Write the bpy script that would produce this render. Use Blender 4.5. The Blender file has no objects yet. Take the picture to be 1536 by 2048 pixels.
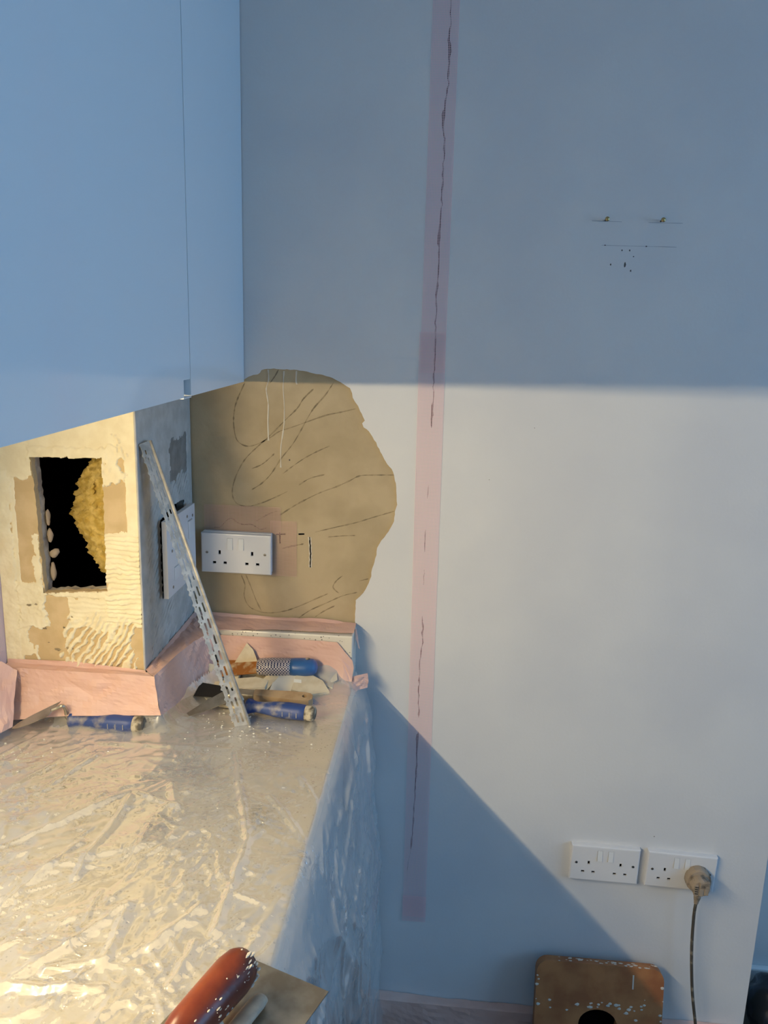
import bpy, bmesh, math, random
import numpy as np
from mathutils import Vector, Matrix
from mathutils.geometry import delaunay_2d_cdt

# ------------------------------------------------------------------ camera
C = bpy.context.scene.collection
sc = bpy.context.scene
random.seed(7)
F_PX, PITCH, ROLL, YAW = 1648.0, math.radians(13.0), math.radians(1.535), math.radians(4.68)
CAM = Vector((0, -1.62, 1.63))
_r = Vector((math.cos(YAW), math.sin(YAW), 0))
_f = Vector((-math.sin(YAW), math.cos(YAW), 0))
_z = Vector((0, 0, 1))
_f2 = _f * math.cos(PITCH) - _z * math.sin(PITCH)
_u2 = _z * math.cos(PITCH) + _f * math.sin(PITCH)
_r3 = _r * math.cos(ROLL) + _u2 * math.sin(ROLL)
_u3 = _u2 * math.cos(ROLL) - _r * math.sin(ROLL)
cd = bpy.data.cameras.new('camera')
cam = bpy.data.objects.new('camera', cd)
C.objects.link(cam)
cam.matrix_world = Matrix(((_r3.x, _u3.x, -_f2.x, CAM.x), (_r3.y, _u3.y, -_f2.y, CAM.y),
                           (_r3.z, _u3.z, -_f2.z, CAM.z), (0, 0, 0, 1)))
cd.sensor_fit = 'VERTICAL'
cd.sensor_height = 36.0
cd.lens = 36.0 * F_PX / 2048.0
cd.clip_start = 0.02
sc.camera = cam

# ------------------------------------------------------------------ light
LED_STRENGTH = 435.0
LED_COLOR = (1.0, 0.80, 0.47)
WINDOW_POWER = 49.0
WINDOW_COLOR = (0.235, 0.56, 1.0)
sc.view_settings.view_transform = 'Standard'
sc.view_settings.look = 'None'
sc.view_settings.gamma = 1.0
sc.view_settings.use_curve_mapping = False
sc.view_settings.exposure = 0.0
w = bpy.data.worlds.new('dusk_sky')
sc.world = w
w.use_nodes = True
w.node_tree.nodes['Background'].inputs[0].default_value = (0.25, 0.5, 1.0, 1)
w.node_tree.nodes['Background'].inputs[1].default_value = 0.5

ld = bpy.data.lights.new('window_daylight', 'AREA')
ld.shape = 'RECTANGLE'
ld.size, ld.size_y = 1.5, 2.4
ld.energy = WINDOW_POWER
ld.color = WINDOW_COLOR
lo = bpy.data.objects.new('window_daylight', ld)
C.objects.link(lo)
lo.location = (3.12, -1.35, 1.6)
lo.rotation_euler = (0, math.radians(90), 0)      # shines towards -X, in through the window

sc.cycles.max_bounces = 10
sc.cycles.transparent_max_bounces = 16
sc.cycles.caustics_reflective = True
sc.cycles.caustics_refractive = False
sc.cycles.sample_clamp_indirect = 4.0


# ------------------------------------------------------------------ materials
def mat(name, col, rough=0.5, metal=0.0, col2=None, scale=20.0, bump=0.0, bscale=None, spec=0.5,
        lo_=0.4, hi_=0.6, coat=0.0, detail=6.0):
    m = bpy.data.materials.new(name)
    m.use_nodes = True
    nt = m.node_tree
    b = nt.nodes['Principled BSDF']
    b.inputs['Base Color'].default_value = (*col, 1)
    b.inputs['Roughness'].default_value = rough
    b.inputs['Metallic'].default_value = metal
    b.inputs['Specular IOR Level'].default_value = spec
    b.inputs['Coat Weight'].default_value = coat
    tc = nt.nodes.new('ShaderNodeTexCoord')
    if col2 is not None:
        n = nt.nodes.new('ShaderNodeTexNoise')
        n.inputs['Scale'].default_value = scale
        n.inputs['Detail'].default_value = detail
        nt.links.new(tc.outputs['Object'], n.inputs['Vector'])
        r = nt.nodes.new('ShaderNodeValToRGB')
        r.color_ramp.elements[0].position = lo_
        r.color_ramp.elements[1].position = hi_
        r.color_ramp.elements[0].color = (*col, 1)
        r.color_ramp.elements[1].color = (*col2, 1)
        nt.links.new(n.outputs['Fac'], r.inputs[0])
        nt.links.new(r.outputs[0], b.inputs['Base Color'])
    if bump:
        n2 = nt.nodes.new('ShaderNodeTexNoise')
        n2.inputs['Scale'].default_value = bscale or scale
        n2.inputs['Detail'].default_value = 4
        nt.links.new(tc.outputs['Object'], n2.inputs['Vector'])
        bp = nt.nodes.new('ShaderNodeBump')
        bp.inputs['Strength'].default_value = bump
        bp.inputs['Distance'].default_value = 0.002
        nt.links.new(n2.outputs['Fac'], bp.inputs['Height'])
        nt.links.new(bp.outputs[0], b.inputs['Normal'])
    return m


M = {}
M['paint'] = mat('wall_paint', (0.64, 0.64, 0.645), 0.55, col2=(0.69, 0.685, 0.675), scale=3.5, bump=0.12, bscale=160)
M['room'] = mat('room_paint', (0.66, 0.67, 0.68), 0.7)
M['plaster'] = mat('bare_plaster', (0.40, 0.315, 0.19), 0.85, col2=(0.47, 0.375, 0.235), scale=9, bump=0.6, bscale=70)
M['scratch'] = mat('scratch', (0.19, 0.148, 0.09), 0.95, col2=(0.33, 0.26, 0.155), scale=90)
M['crack'] = mat('crack_dark', (0.085, 0.075, 0.07), 0.95)
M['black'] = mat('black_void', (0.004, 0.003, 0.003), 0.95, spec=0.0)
M['drip'] = mat('paint_drip', (0.58, 0.54, 0.45), 0.5)
M['pencil'] = mat('pencil', (0.22, 0.24, 0.28), 0.8)
M['brass'] = mat('brass', (0.55, 0.38, 0.16), 0.35, 1.0)
M['gloss'] = mat('gloss_door', (0.78, 0.81, 0.82), 0.10, spec=0.6)
M['carcass'] = mat('carcass', (0.74, 0.74, 0.73), 0.4)
M['plastic'] = mat('white_plastic', (0.70, 0.69, 0.69), 0.28)
M['plastic2'] = mat('white_plastic_edge', (0.72, 0.72, 0.71), 0.3)
M['screw'] = mat('screw_metal', (0.35, 0.33, 0.30), 0.4, 1.0)
M['board'] = mat('plasterboard_paper', (0.54, 0.40, 0.215), 0.9, col2=(0.62, 0.47, 0.27), scale=25, bump=0.2, bscale=120)
M['core'] = mat('plasterboard_core', (0.50, 0.47, 0.42), 0.95, col2=(0.33, 0.29, 0.25), scale=40, bump=0.8, bscale=90)
M['adhesive'] = mat('tile_adhesive', (0.80, 0.70, 0.47), 0.85, col2=(0.87, 0.78, 0.55), scale=30, bump=0.25, bscale=200)
M['adhesive_shaded'] = mat('tile_adhesive_shaded', (0.44, 0.42, 0.38), 0.85, col2=(0.52, 0.50, 0.46), scale=30, bump=0.25, bscale=200)  # darker, greyer adhesive copy: shade of the boxing side put into the colour
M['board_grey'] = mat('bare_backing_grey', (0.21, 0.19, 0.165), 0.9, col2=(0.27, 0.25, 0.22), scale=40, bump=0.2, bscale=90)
M['wool'] = mat('glass_wool', (0.50, 0.34, 0.07), 0.95, col2=(0.68, 0.50, 0.16), scale=60, bump=1.0, bscale=180)
M['pink'] = mat('pink_masking', (0.68, 0.42, 0.34), 0.55, col2=(0.74, 0.49, 0.41), scale=8, bump=0.35, bscale=35)
M['mesh_tan'] = mat('mesh_thread_dull', (0.60, 0.40, 0.32), 0.6)
M['mesh'] = mat('pink_mesh_thread', (0.95, 0.66, 0.68), 0.6)
M['steel'] = mat('old_steel', (0.50, 0.45, 0.36), 0.38, 0.9, col2=(0.34, 0.29, 0.22), scale=25, bump=0.25, bscale=70)
M['galv'] = mat('galvanised', (0.52, 0.49, 0.43), 0.5, 0.2, col2=(0.36, 0.34, 0.30), scale=70, bump=0.15, bscale=150)
M['rust'] = mat('rusty_blade', (0.33, 0.12, 0.02), 0.75, 0.2, col2=(0.55, 0.42, 0.25), scale=45, bump=0.5, bscale=90, lo_=0.5, hi_=0.68)
M['blue'] = mat('blue_grip', (0.022, 0.055, 0.21), 0.45, col2=(0.26, 0.24, 0.24), scale=48, bump=0.3, bscale=80, lo_=0.52, hi_=0.72)
M['blue2'] = mat('blue_rubber', (0.012, 0.075, 0.24), 0.35, col2=(0.03, 0.11, 0.30), scale=30)
M['endcap'] = mat('mortar_end_cap', (0.10, 0.085, 0.06), 0.7, col2=(0.50, 0.44, 0.33), scale=70, bump=0.9, bscale=90, lo_=0.45, hi_=0.62)
M['wood'] = mat('dirty_wood', (0.33, 0.21, 0.11), 0.6, col2=(0.44, 0.31, 0.18), scale=35, bump=0.25, bscale=60)
M['redwood'] = mat('red_handle', (0.115, 0.020, 0.009), 0.32, col2=(0.19, 0.042, 0.017), scale=22, bump=0.35, bscale=45)
M['dab'] = mat('old_dab', (0.36, 0.29, 0.22), 0.95)
M['grime'] = mat('rib_grime', (0.34, 0.32, 0.30), 0.8)
M['spatter'] = mat('dried_plaster', (0.62, 0.56, 0.47), 0.9, bump=0.6, bscale=120)
M['alu'] = mat('shank_metal', (0.55, 0.45, 0.33), 0.6, 0.0, col2=(0.40, 0.33, 0.25), scale=50, bump=0.4, bscale=90)
M['chip_white'] = mat('chip_paint', (0.72, 0.69, 0.62), 0.6)
M['chip_tan'] = mat('chip_tan', (0.60, 0.50, 0.34), 0.9, col2=(0.68, 0.59, 0.43), scale=40, bump=0.4, bscale=90)
M['chip_grey'] = mat('chip_grey', (0.46, 0.43, 0.37), 0.9, col2=(0.55, 0.52, 0.45), scale=40, bump=0.4, bscale=90)
M['dark_steel'] = mat('dark_steel', (0.02, 0.018, 0.015), 0.6, 0.4)
M['stool'] = mat('stool_wood', (0.30, 0.105, 0.035), 0.6, col2=(0.42, 0.175, 0.06), scale=14, bump=0.3, bscale=50)
M['cable'] = mat('cable', (0.07, 0.062, 0.05), 0.6, col2=(0.32, 0.27, 0.20), scale=60, lo_=0.55, hi_=0.75)
M['plug'] = mat('dirty_plug', (0.33, 0.26, 0.19), 0.8, col2=(0.07, 0.055, 0.04), scale=42, bump=0.8, bscale=60, lo_=0.5, hi_=0.66)
M['navy'] = mat('navy_plastic', (0.012, 0.03, 0.075), 0.4)
M['bin'] = mat('black_polythene', (0.008, 0.010, 0.02), 0.25, bump=0.6, bscale=30)
M['floor'] = mat('floor_boards', (0.16, 0.14, 0.12), 0.6)
M['base_unit'] = mat('base_unit', (0.66, 0.68, 0.70), 0.25)


def mat_speckle():
    m = mat('speckled_worktop', (0.74, 0.72, 0.67), 0.3)
    nt = m.node_tree
    b = nt.nodes['Principled BSDF']
    tc = nt.nodes.new('ShaderNodeTexCoord')
    v = nt.nodes.new('ShaderNodeTexVoronoi')
    v.inputs['Scale'].default_value = 130
    n = nt.nodes.new('ShaderNodeTexNoise')
    n.inputs['Scale'].default_value = 25
    nt.links.new(tc.outputs['Object'], v.inputs['Vector'])
    nt.links.new(tc.outputs['Object'], n.inputs['Vector'])
    mth = nt.nodes.new('ShaderNodeMath'); mth.operation = 'MULTIPLY'
    nt.links.new(n.outputs['Fac'], mth.inputs[0]); mth.inputs[1].default_value = 0.34
    lt = nt.nodes.new('ShaderNodeMath'); lt.operation = 'LESS_THAN'
    nt.links.new(v.outputs['Distance'], lt.inputs[0]); nt.links.new(mth.outputs[0], lt.inputs[1])
    mx = nt.nodes.new('ShaderNodeMix'); mx.data_type = 'RGBA'
    mx.inputs[6].default_value = (0.70, 0.65, 0.56, 1); mx.inputs[7].default_value = (0.22, 0.20, 0.18, 1)
    nt.links.new(lt.outputs[0], mx.inputs[0])
    nt.links.new(mx.outputs[2], b.inputs['Base Color'])
    return m


M['worktop'] = mat_speckle()


def mat_film():
    m = bpy.data.materials.new('polythene_film'); m.use_nodes = True
    nt = m.node_tree; nt.nodes.clear()
    out = nt.nodes.new('ShaderNodeOutputMaterial')
    tr = nt.nodes.new('ShaderNodeBsdfTransparent'); tr.inputs[0].default_value = (0.96, 0.96, 0.96, 1)
    df = nt.nodes.new('ShaderNodeBsdfDiffuse'); df.inputs[0].default_value = (0.74, 0.725, 0.70, 1)
    tl = nt.nodes.new('ShaderNodeBsdfTranslucent'); tl.inputs[0].default_value = (0.74, 0.725, 0.70, 1)
    gl = nt.nodes.new('ShaderNodeBsdfGlossy'); gl.inputs['Roughness'].default_value = 0.20
    gl.inputs[0].default_value = (1, 1, 1, 1)
    tc = nt.nodes.new('ShaderNodeTexCoord')
    mp = nt.nodes.new('ShaderNodeMapping')
    mp.inputs['Rotation'].default_value = (0, 0, math.radians(-35)); mp.inputs['Scale'].default_value = (0.35, 1.0, 1.0)
    nt.links.new(tc.outputs['Object'], mp.inputs['Vector'])
    n = nt.nodes.new('ShaderNodeTexNoise'); n.inputs['Scale'].default_value = 55; n.inputs['Detail'].default_value = 3
    nt.links.new(mp.outputs[0], n.inputs['Vector'])
    bp = nt.nodes.new('ShaderNodeBump'); bp.inputs['Strength'].default_value = 0.22; bp.inputs['Distance'].default_value = 0.003
    nt.links.new(n.outputs['Fac'], bp.inputs['Height'])
    for s in (df, gl, tl):
        nt.links.new(bp.outputs[0], s.inputs['Normal'])
    a = nt.nodes.new('ShaderNodeMixShader'); a.inputs[0].default_value = 0.35
    nt.links.new(df.outputs[0], a.inputs[1]); nt.links.new(tl.outputs[0], a.inputs[2])
    n2 = nt.nodes.new('ShaderNodeTexNoise'); n2.inputs['Scale'].default_value = 7; n2.inputs['Detail'].default_value = 4
    nt.links.new(mp.outputs[0], n2.inputs['Vector'])
    mr = nt.nodes.new('ShaderNodeMapRange'); mr.inputs[1].default_value = 0.3; mr.inputs[2].default_value = 0.7
    mr.inputs[3].default_value = 0.30; mr.inputs[4].default_value = 0.72
    nt.links.new(n2.outputs['Fac'], mr.inputs[0])
    c = nt.nodes.new('ShaderNodeMixShader')
    nt.links.new(mr.outputs[0], c.inputs[0])
    nt.links.new(tr.outputs[0], c.inputs[1]); nt.links.new(a.outputs[0], c.inputs[2])
    fr = nt.nodes.new('ShaderNodeFresnel'); fr.inputs[0].default_value = 1.55
    nt.links.new(bp.outputs[0], fr.inputs['Normal'])
    mm = nt.nodes.new('ShaderNodeMath'); mm.operation = 'MULTIPLY_ADD'; mm.inputs[1].default_value = 0.42; mm.inputs[2].default_value = 0.0
    nt.links.new(fr.outputs[0], mm.inputs[0])
    d = nt.nodes.new('ShaderNodeMixShader')
    nt.links.new(mm.outputs[0], d.inputs[0]); nt.links.new(c.outputs[0], d.inputs[1]); nt.links.new(gl.outputs[0], d.inputs[2])
    # sharp glints where the film is crumpled
    n3 = nt.nodes.new('ShaderNodeTexNoise'); n3.inputs['Scale'].default_value = 11; n3.inputs['Detail'].default_value = 2
    nt.links.new(tc.outputs['Object'], n3.inputs['Vector'])
    m3 = nt.nodes.new('ShaderNodeMapRange'); m3.inputs[1].default_value = 0.50; m3.inputs[2].default_value = 0.68
    m3.inputs[3].default_value = 0.0; m3.inputs[4].default_value = 0.40
    nt.links.new(n3.outputs['Fac'], m3.inputs[0])
    n4 = nt.nodes.new('ShaderNodeTexNoise'); n4.inputs['Scale'].default_value = 38; n4.inputs['Detail'].default_value = 2
    n4.inputs['Distortion'].default_value = 1.6
    mp4 = nt.nodes.new('ShaderNodeMapping'); mp4.inputs['Rotation'].default_value = (0, 0, math.radians(-58)); mp4.inputs['Scale'].default_value = (0.4, 1.0, 1.0)
    nt.links.new(tc.outputs['Object'], mp4.inputs['Vector']); nt.links.new(mp4.outputs[0], n4.inputs['Vector'])
    b4 = nt.nodes.new('ShaderNodeBump'); b4.inputs['Strength'].default_value = 1.0; b4.inputs['Distance'].default_value = 0.012
    nt.links.new(n4.outputs['Fac'], b4.inputs['Height'])
    g2 = nt.nodes.new('ShaderNodeBsdfGlossy'); g2.inputs['Roughness'].default_value = 0.07; g2.inputs[0].default_value = (1, 1, 1, 1)
    nt.links.new(b4.outputs[0], g2.inputs['Normal'])
    e = nt.nodes.new('ShaderNodeMixShader')
    f4 = nt.nodes.new('ShaderNodeFresnel'); f4.inputs[0].default_value = 1.55; nt.links.new(b4.outputs[0], f4.inputs['Normal'])
    k4 = nt.nodes.new('ShaderNodeMath'); k4.operation = 'MULTIPLY'
    k5 = nt.nodes.new('ShaderNodeMath'); k5.operation = 'ADD'; k5.inputs[1].default_value = 0.06
    nt.links.new(f4.outputs[0], k5.inputs[0]); nt.links.new(k5.outputs[0], k4.inputs[0]); nt.links.new(m3.outputs[0], k4.inputs[1])
    nt.links.new(k4.outputs[0], e.inputs[0]); nt.links.new(d.outputs[0], e.inputs[1]); nt.links.new(g2.outputs[0], e.inputs[2])
    nt.links.new(e.outputs[0], out.inputs[0])
    return m


M['film'] = mat_film()


def mat_grip():
    m = mat('dotted_grip', (0.02, 0.025, 0.07), 0.4)
    nt = m.node_tree; b = nt.nodes['Principled BSDF']
    tc = nt.nodes.new('ShaderNodeTexCoord')
    mp = nt.nodes.new('ShaderNodeMapping'); mp.inputs['Rotation'].default_value = (0, 0, math.radians(45))
    ck = nt.nodes.new('ShaderNodeTexChecker'); ck.inputs['Scale'].default_value = 330
    ck.inputs[1].default_value = (0.02, 0.025, 0.08, 1); ck.inputs[2].default_value = (0.62, 0.56, 0.52, 1)
    nt.links.new(tc.outputs['Object'], ck.inputs['Vector'])
    nt.links.new(ck.outputs[0], b.inputs['Base Color'])
    return m


M['grip'] = mat_grip()


def mat_emit():
    m = bpy.data.materials.new('led_diffuser'); m.use_nodes = True
    nt = m.node_tree; nt.nodes.clear()
    out = nt.nodes.new('ShaderNodeOutputMaterial'); e = nt.nodes.new('ShaderNodeEmission')
    e.inputs[0].default_value = (*LED_COLOR, 1); e.inputs[1].default_value = LED_STRENGTH
    nt.links.new(e.outputs[0], out.inputs[0])
    return m


M['led'] = mat_emit()

# ------------------------------------------------------------------ helpers


def thing(name, loc, label, cat, group=None, rot=(0, 0, 0)):
    o = bpy.data.objects.new(name, None)
    o.empty_display_size = 0.05
    C.objects.link(o)
    o.location = loc; o.rotation_euler = rot
    o['label'] = label; o['category'] = cat
    if group: o['group'] = group
    return o


def tag(o, label, cat, group=None):
    o['label'] = label; o['category'] = cat
    if group: o['group'] = group
    return o


def struct(o):
    o['kind'] = 'structure'
    return o


def obj(name, bm, m, parent=None, smooth=False, loc=None):
    """link a bmesh as one object; with loc the vertices are given in world space and moved to that origin"""
    bmesh.ops.recalc_face_normals(bm, faces=bm.faces)
    if loc is not None:
        bmesh.ops.translate(bm, verts=bm.verts, vec=-Vector(loc))
    me = bpy.data.meshes.new(name)
    bm.to_mesh(me); bm.free()
    for mm in (m if isinstance(m, (list, tuple)) else [m]):
        me.materials.append(mm)
    if smooth:
        for p in me.polygons: p.use_smooth = True
    o = bpy.data.objects.new(name, me)
    C.objects.link(o)
    if parent is not None:
        o.parent = parent
        if loc is not None:
            o.location = Vector(loc) - parent.location
    elif loc is not None:
        o.location = loc
    return o


def wobj(name, bm, m, parent, smooth=False):
    """vertices in world space, parent an unrotated empty"""
    bmesh.ops.translate(bm, verts=bm.verts, vec=-parent.location)
    return obj(name, bm, m, parent, smooth)


def pydata(name, verts, faces, m, parent=None, smooth=False, off=None):
    me = bpy.data.meshes.new(name)
    v = np.asarray(verts, float)
    if off is not None: v = v - np.asarray(off, float)
    me.from_pydata(v.tolist(), [], [list(map(int, f)) for f in faces])
    me.materials.append(m)
    if smooth: me.polygons.foreach_set('use_smooth', [True] * len(me.polygons))
    me.update()
    o = bpy.data.objects.new(name, me); C.objects.link(o)
    if parent is not None: o.parent = parent
    elif off is not None: o.location = off
    return o


def add_box(bm, x0, x1, y0, y1, z0, z1, bev=0.0, seg=2):
    r = bmesh.ops.create_cube(bm, size=1.0)
    vs = r['verts']
    for v in vs:
        v.co = Vector(((x0 + x1) / 2 + v.co.x * (x1 - x0), (y0 + y1) / 2 + v.co.y * (y1 - y0), (z0 + z1) / 2 + v.co.z * (z1 - z0)))
    if bev:
        es = list({e for v in vs for e in v.link_edges})
        bmesh.ops.bevel(bm, geom=es, offset=bev, segments=seg, affect='EDGES', profile=0.5)
    return bm


def box(*a, **k): return add_box(bmesh.new(), *a, **k)


def add_tube(bm, pts, radii, n=12, caps=True, flat=1.0, up=Vector((0, 0, 1))):
    """sweep an (optionally flattened) ring along a path"""
    pts = [Vector(p) for p in pts]
    if not isinstance(radii, (list, tuple)): radii = [radii] * len(pts)
    rings = []
    for i, p in enumerate(pts):
        d = (pts[min(i + 1, len(pts) - 1)] - pts[max(i - 1, 0)]).normalized()
        s = d.cross(up)
        if s.length < 1e-4: s = d.cross(Vector((0, 1, 0)))
        s.normalize(); t = s.cross(d).normalized()
        r = radii[i]
        rings.append([bm.verts.new(p + s * r * math.cos(2 * math.pi * k / n) + t * r * flat * math.sin(2 * math.pi * k / n)) for k in range(n)])
    for a, b in zip(rings, rings[1:]):
        for k in range(n):
            bm.faces.new((a[k], a[(k + 1) % n], b[(k + 1) % n], b[k]))
    if caps:
        bm.faces.new(rings[0][::-1]); bm.faces.new(rings[-1])
    return bm


def tube(*a, **k): return add_tube(bmesh.new(), *a, **k)


def catmull(pts, n=6):
    pts = [Vector(p) for p in pts]
    out = []
    for i in range(len(pts) - 1):
        p0, p1, p2, p3 = pts[max(i - 1, 0)], pts[i], pts[i + 1], pts[min(i + 2, len(pts) - 1)]
        for k in range(n):
            t = k / n
            out.append(0.5 * ((2 * p1) + (p2 - p0) * t + (2 * p0 - 5 * p1 + 4 * p2 - p3) * t * t + (3 * p1 - p0 - 3 * p2 + p3) * t ** 3))
    out.append(pts[-1])
    return out


def inside(pt, poly):
    x, y = pt; c = False
    j = len(poly) - 1
    for i in range(len(poly)):
        xi, yi = poly[i]; xj, yj = poly[j]
        if (yi > y) != (yj > y) and x < (xj - xi) * (y - yi) / (yj - yi) + xi: c = not c
        j = i
    return c


def holed(outer, holes, conv, t, interior=()):
    """plate: outer polygon minus holes, front at depth 0 and back at depth t, conv(a,b,depth)->xyz"""
    loops = [outer] + list(holes)
    vs, es = [], []
    for lp in loops:
        b = len(vs)
        vs += [Vector(p) for p in lp]
        es += [(b + i, b + (i + 1) % len(lp)) for i in range(len(lp))]
    vs += [Vector(p) for p in interior]
    ov, oe, of, *_ = delaunay_2d_cdt(vs, es, [], 0, 1e-7)
    bm = bmesh.new()
    keep = []
    for f in of:
        c = sum((ov[i] for i in f), Vector((0, 0))) / len(f)
        if inside(c, outer) and not any(inside(c, h) for h in holes): keep.append(f)
    fr = {}; bk = {}
    for f in keep:
        for i in f:
            if i not in fr:
                fr[i] = bm.verts.new(conv(ov[i].x, ov[i].y, 0)); bk[i] = bm.verts.new(conv(ov[i].x, ov[i].y, t))
    cnt = {}
    for f in keep:
        bm.faces.new([fr[i] for i in f]); bm.faces.new([bk[i] for i in reversed(f)])
        for i in range(len(f)):
            a, b = f[i], f[(i + 1) % len(f)]
            cnt.setdefault((min(a, b), max(a, b)), []).append((a, b))
    for k, l in cnt.items():
        if len(l) == 1:
            a, b = l[0]
            bm.faces.new((fr[b], fr[a], bk[a], bk[b]))
    return bm


def ribbon_poly(pts, ws):
    """2-D outline of a line with per-point half widths"""
    L, R = [], []
    for i, p in enumerate(pts):
        a = pts[max(i - 1, 0)]; b = pts[min(i + 1, len(pts) - 1)]
        dx, dy = b[0] - a[0], b[1] - a[1]; l = math.hypot(dx, dy) or 1
        nx, ny = -dy / l, dx / l; h = ws[i]
        L.append((p[0] + nx * h, p[1] + ny * h)); R.append((p[0] - nx * h, p[1] - ny * h))
    return L + R[::-1]


def ribbon(pts, ws, y, t):
    """raised strip on a wall at depth y (front face at y - t); pts in (X, Z)"""
    bm = bmesh.new()
    n = len(pts); P = ribbon_poly(pts, ws)
    L, R = P[:n], P[n:][::-1]
    rows = []
    for i in range(n):
        rows.append([bm.verts.new((L[i][0], y, L[i][1])), bm.verts.new((L[i][0], y - t, L[i][1])),
                     bm.verts.new((R[i][0], y - t, R[i][1])), bm.verts.new((R[i][0], y, R[i][1]))])
    for a, b in zip(rows, rows[1:]):
        for k in range(3): bm.faces.new((a[k], a[k + 1], b[k + 1], b[k]))
    bm.faces.new(rows[0]); bm.faces.new(rows[-1][::-1])
    return bm


_rng = np.random.RandomState(3)
_tab = _rng.rand(256, 256)


def vnoise(x, y):
    x = np.asarray(x, float); y = np.asarray(y, float)
    xi = np.floor(x).astype(int); yi = np.floor(y).astype(int)
    fx = x - xi; fy = y - yi
    fx = fx * fx * (3 - 2 * fx); fy = fy * fy * (3 - 2 * fy)
    g = lambda a, b: _tab[a % 256, b % 256]
    return (g(xi, yi) * (1 - fx) + g(xi + 1, yi) * fx) * (1 - fy) + (g(xi, yi + 1) * (1 - fx) + g(xi + 1, yi + 1) * fx) * fy


def fbm(x, y, o=4):
    s = 0; a = 0.5; t = 0
    for k in range(o):
        s = s + a * vnoise(x * 2 ** k + 17 * k, y * 2 ** k + 31 * k); t += a; a *= 0.5
    return s / t


def sstep(a, b, x):
    t = np.clip((x - a) / (b - a), 0, 1)
    return t * t * (3 - 2 * t)


def grid_faces(nu, nv, keep=None):
    f = []
    for i in range(nu - 1):
        for j in range(nv - 1):
            if keep is None or keep[i, j]:
                a = i * nv + j
                f.append((a, a + nv, a + nv + 1, a + 1))
    return f


def copy_tree(o, parent=None):
    c = o.copy(); C.objects.link(c)
    if parent is not None: c.parent = parent
    for ch in list(o.children): copy_tree(ch, c)
    return c


# ------------------------------------------------------------------ traced outlines on the end wall (X, Z in metres)
PATCH = [[-0.418,1.511],[-0.41,1.516],[-0.4,1.52],[-0.39,1.522],[-0.387,1.525],[-0.384,1.531],[-0.377,1.533],[-0.364,1.534],[-0.344,1.534],[-0.318,1.533],[-0.299,1.531],[-0.279,1.528],[-0.26,1.525],[-0.241,1.52],[-0.226,1.513],[-0.218,1.507],[-0.206,1.501],[-0.201,1.492],[-0.2,1.482],[-0.195,1.474],[-0.19,1.466],[-0.185,1.457],[-0.179,1.446],[-0.176,1.438],[-0.18,1.432],[-0.177,1.425],[-0.167,1.417],[-0.159,1.407],[-0.152,1.395],[-0.146,1.383],[-0.14,1.372],[-0.135,1.363],[-0.128,1.353],[-0.12,1.343],[-0.114,1.332],[-0.111,1.314],[-0.108,1.291],[-0.107,1.271],[-0.11,1.257],[-0.112,1.236],[-0.117,1.224],[-0.126,1.208],[-0.136,1.194],[-0.145,1.178],[-0.146,1.163],[-0.15,1.148],[-0.154,1.134],[-0.156,1.117],[-0.161,1.102],[-0.167,1.088],[-0.172,1.079],[-0.179,1.071],[-0.186,1.064],[-0.187,1.04],[-0.187,1.0]]
SCRATCH = [[[-0.417,1.505],[-0.428,1.482],[-0.437,1.459],[-0.441,1.433],[-0.44,1.41],[-0.435,1.39],[-0.423,1.38],[-0.408,1.378],[-0.388,1.385],[-0.365,1.398],[-0.348,1.41],[-0.318,1.421],[-0.285,1.434],[-0.253,1.446],[-0.22,1.454],[-0.194,1.461]],[[-0.349,1.533],[-0.356,1.52],[-0.367,1.505]],[[-0.279,1.497],[-0.299,1.477],[-0.312,1.457],[-0.335,1.434],[-0.365,1.403],[-0.391,1.379],[-0.415,1.355],[-0.429,1.334],[-0.441,1.307],[-0.446,1.283],[-0.443,1.266],[-0.433,1.256],[-0.413,1.253],[-0.386,1.261],[-0.358,1.274],[-0.331,1.288]],[[-0.239,1.511],[-0.256,1.485],[-0.276,1.462],[-0.289,1.442],[-0.305,1.412],[-0.321,1.385],[-0.345,1.354],[-0.365,1.323],[-0.385,1.302],[-0.406,1.288]],[[-0.405,1.332],[-0.385,1.341],[-0.368,1.355],[-0.358,1.365]],[[-0.341,1.324],[-0.325,1.337],[-0.305,1.352],[-0.288,1.363],[-0.268,1.374],[-0.245,1.385]],[[-0.308,1.302],[-0.285,1.317],[-0.255,1.326]],[[-0.348,1.237],[-0.318,1.258],[-0.284,1.278],[-0.258,1.291],[-0.231,1.302],[-0.205,1.315],[-0.185,1.326],[-0.159,1.329],[-0.113,1.331]],[[-0.274,1.205],[-0.233,1.217],[-0.19,1.229],[-0.157,1.241],[-0.111,1.257]],[[-0.247,1.196],[-0.216,1.2],[-0.19,1.202]],[[-0.342,1.167],[-0.321,1.173],[-0.297,1.179]],[[-0.43,1.105],[-0.422,1.084],[-0.424,1.059],[-0.415,1.038],[-0.398,1.028],[-0.373,1.024],[-0.338,1.03],[-0.304,1.044],[-0.273,1.06],[-0.245,1.074]],[[-0.42,1.106],[-0.41,1.082],[-0.398,1.05],[-0.387,1.027]],[[-0.307,1.017],[-0.283,1.035],[-0.249,1.053],[-0.214,1.071],[-0.184,1.08]],[[-0.215,1.115],[-0.229,1.102],[-0.235,1.088],[-0.223,1.076]],[[-0.272,1.021],[-0.255,1.034],[-0.231,1.048]],[[-0.181,1.105],[-0.161,1.111]],[[-0.486,1.205],[-0.472,1.207],[-0.458,1.222],[-0.447,1.226],[-0.437,1.218],[-0.424,1.214],[-0.406,1.215],[-0.389,1.206],[-0.372,1.21]],[[-0.396,1.223],[-0.372,1.238],[-0.352,1.246]]]
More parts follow.
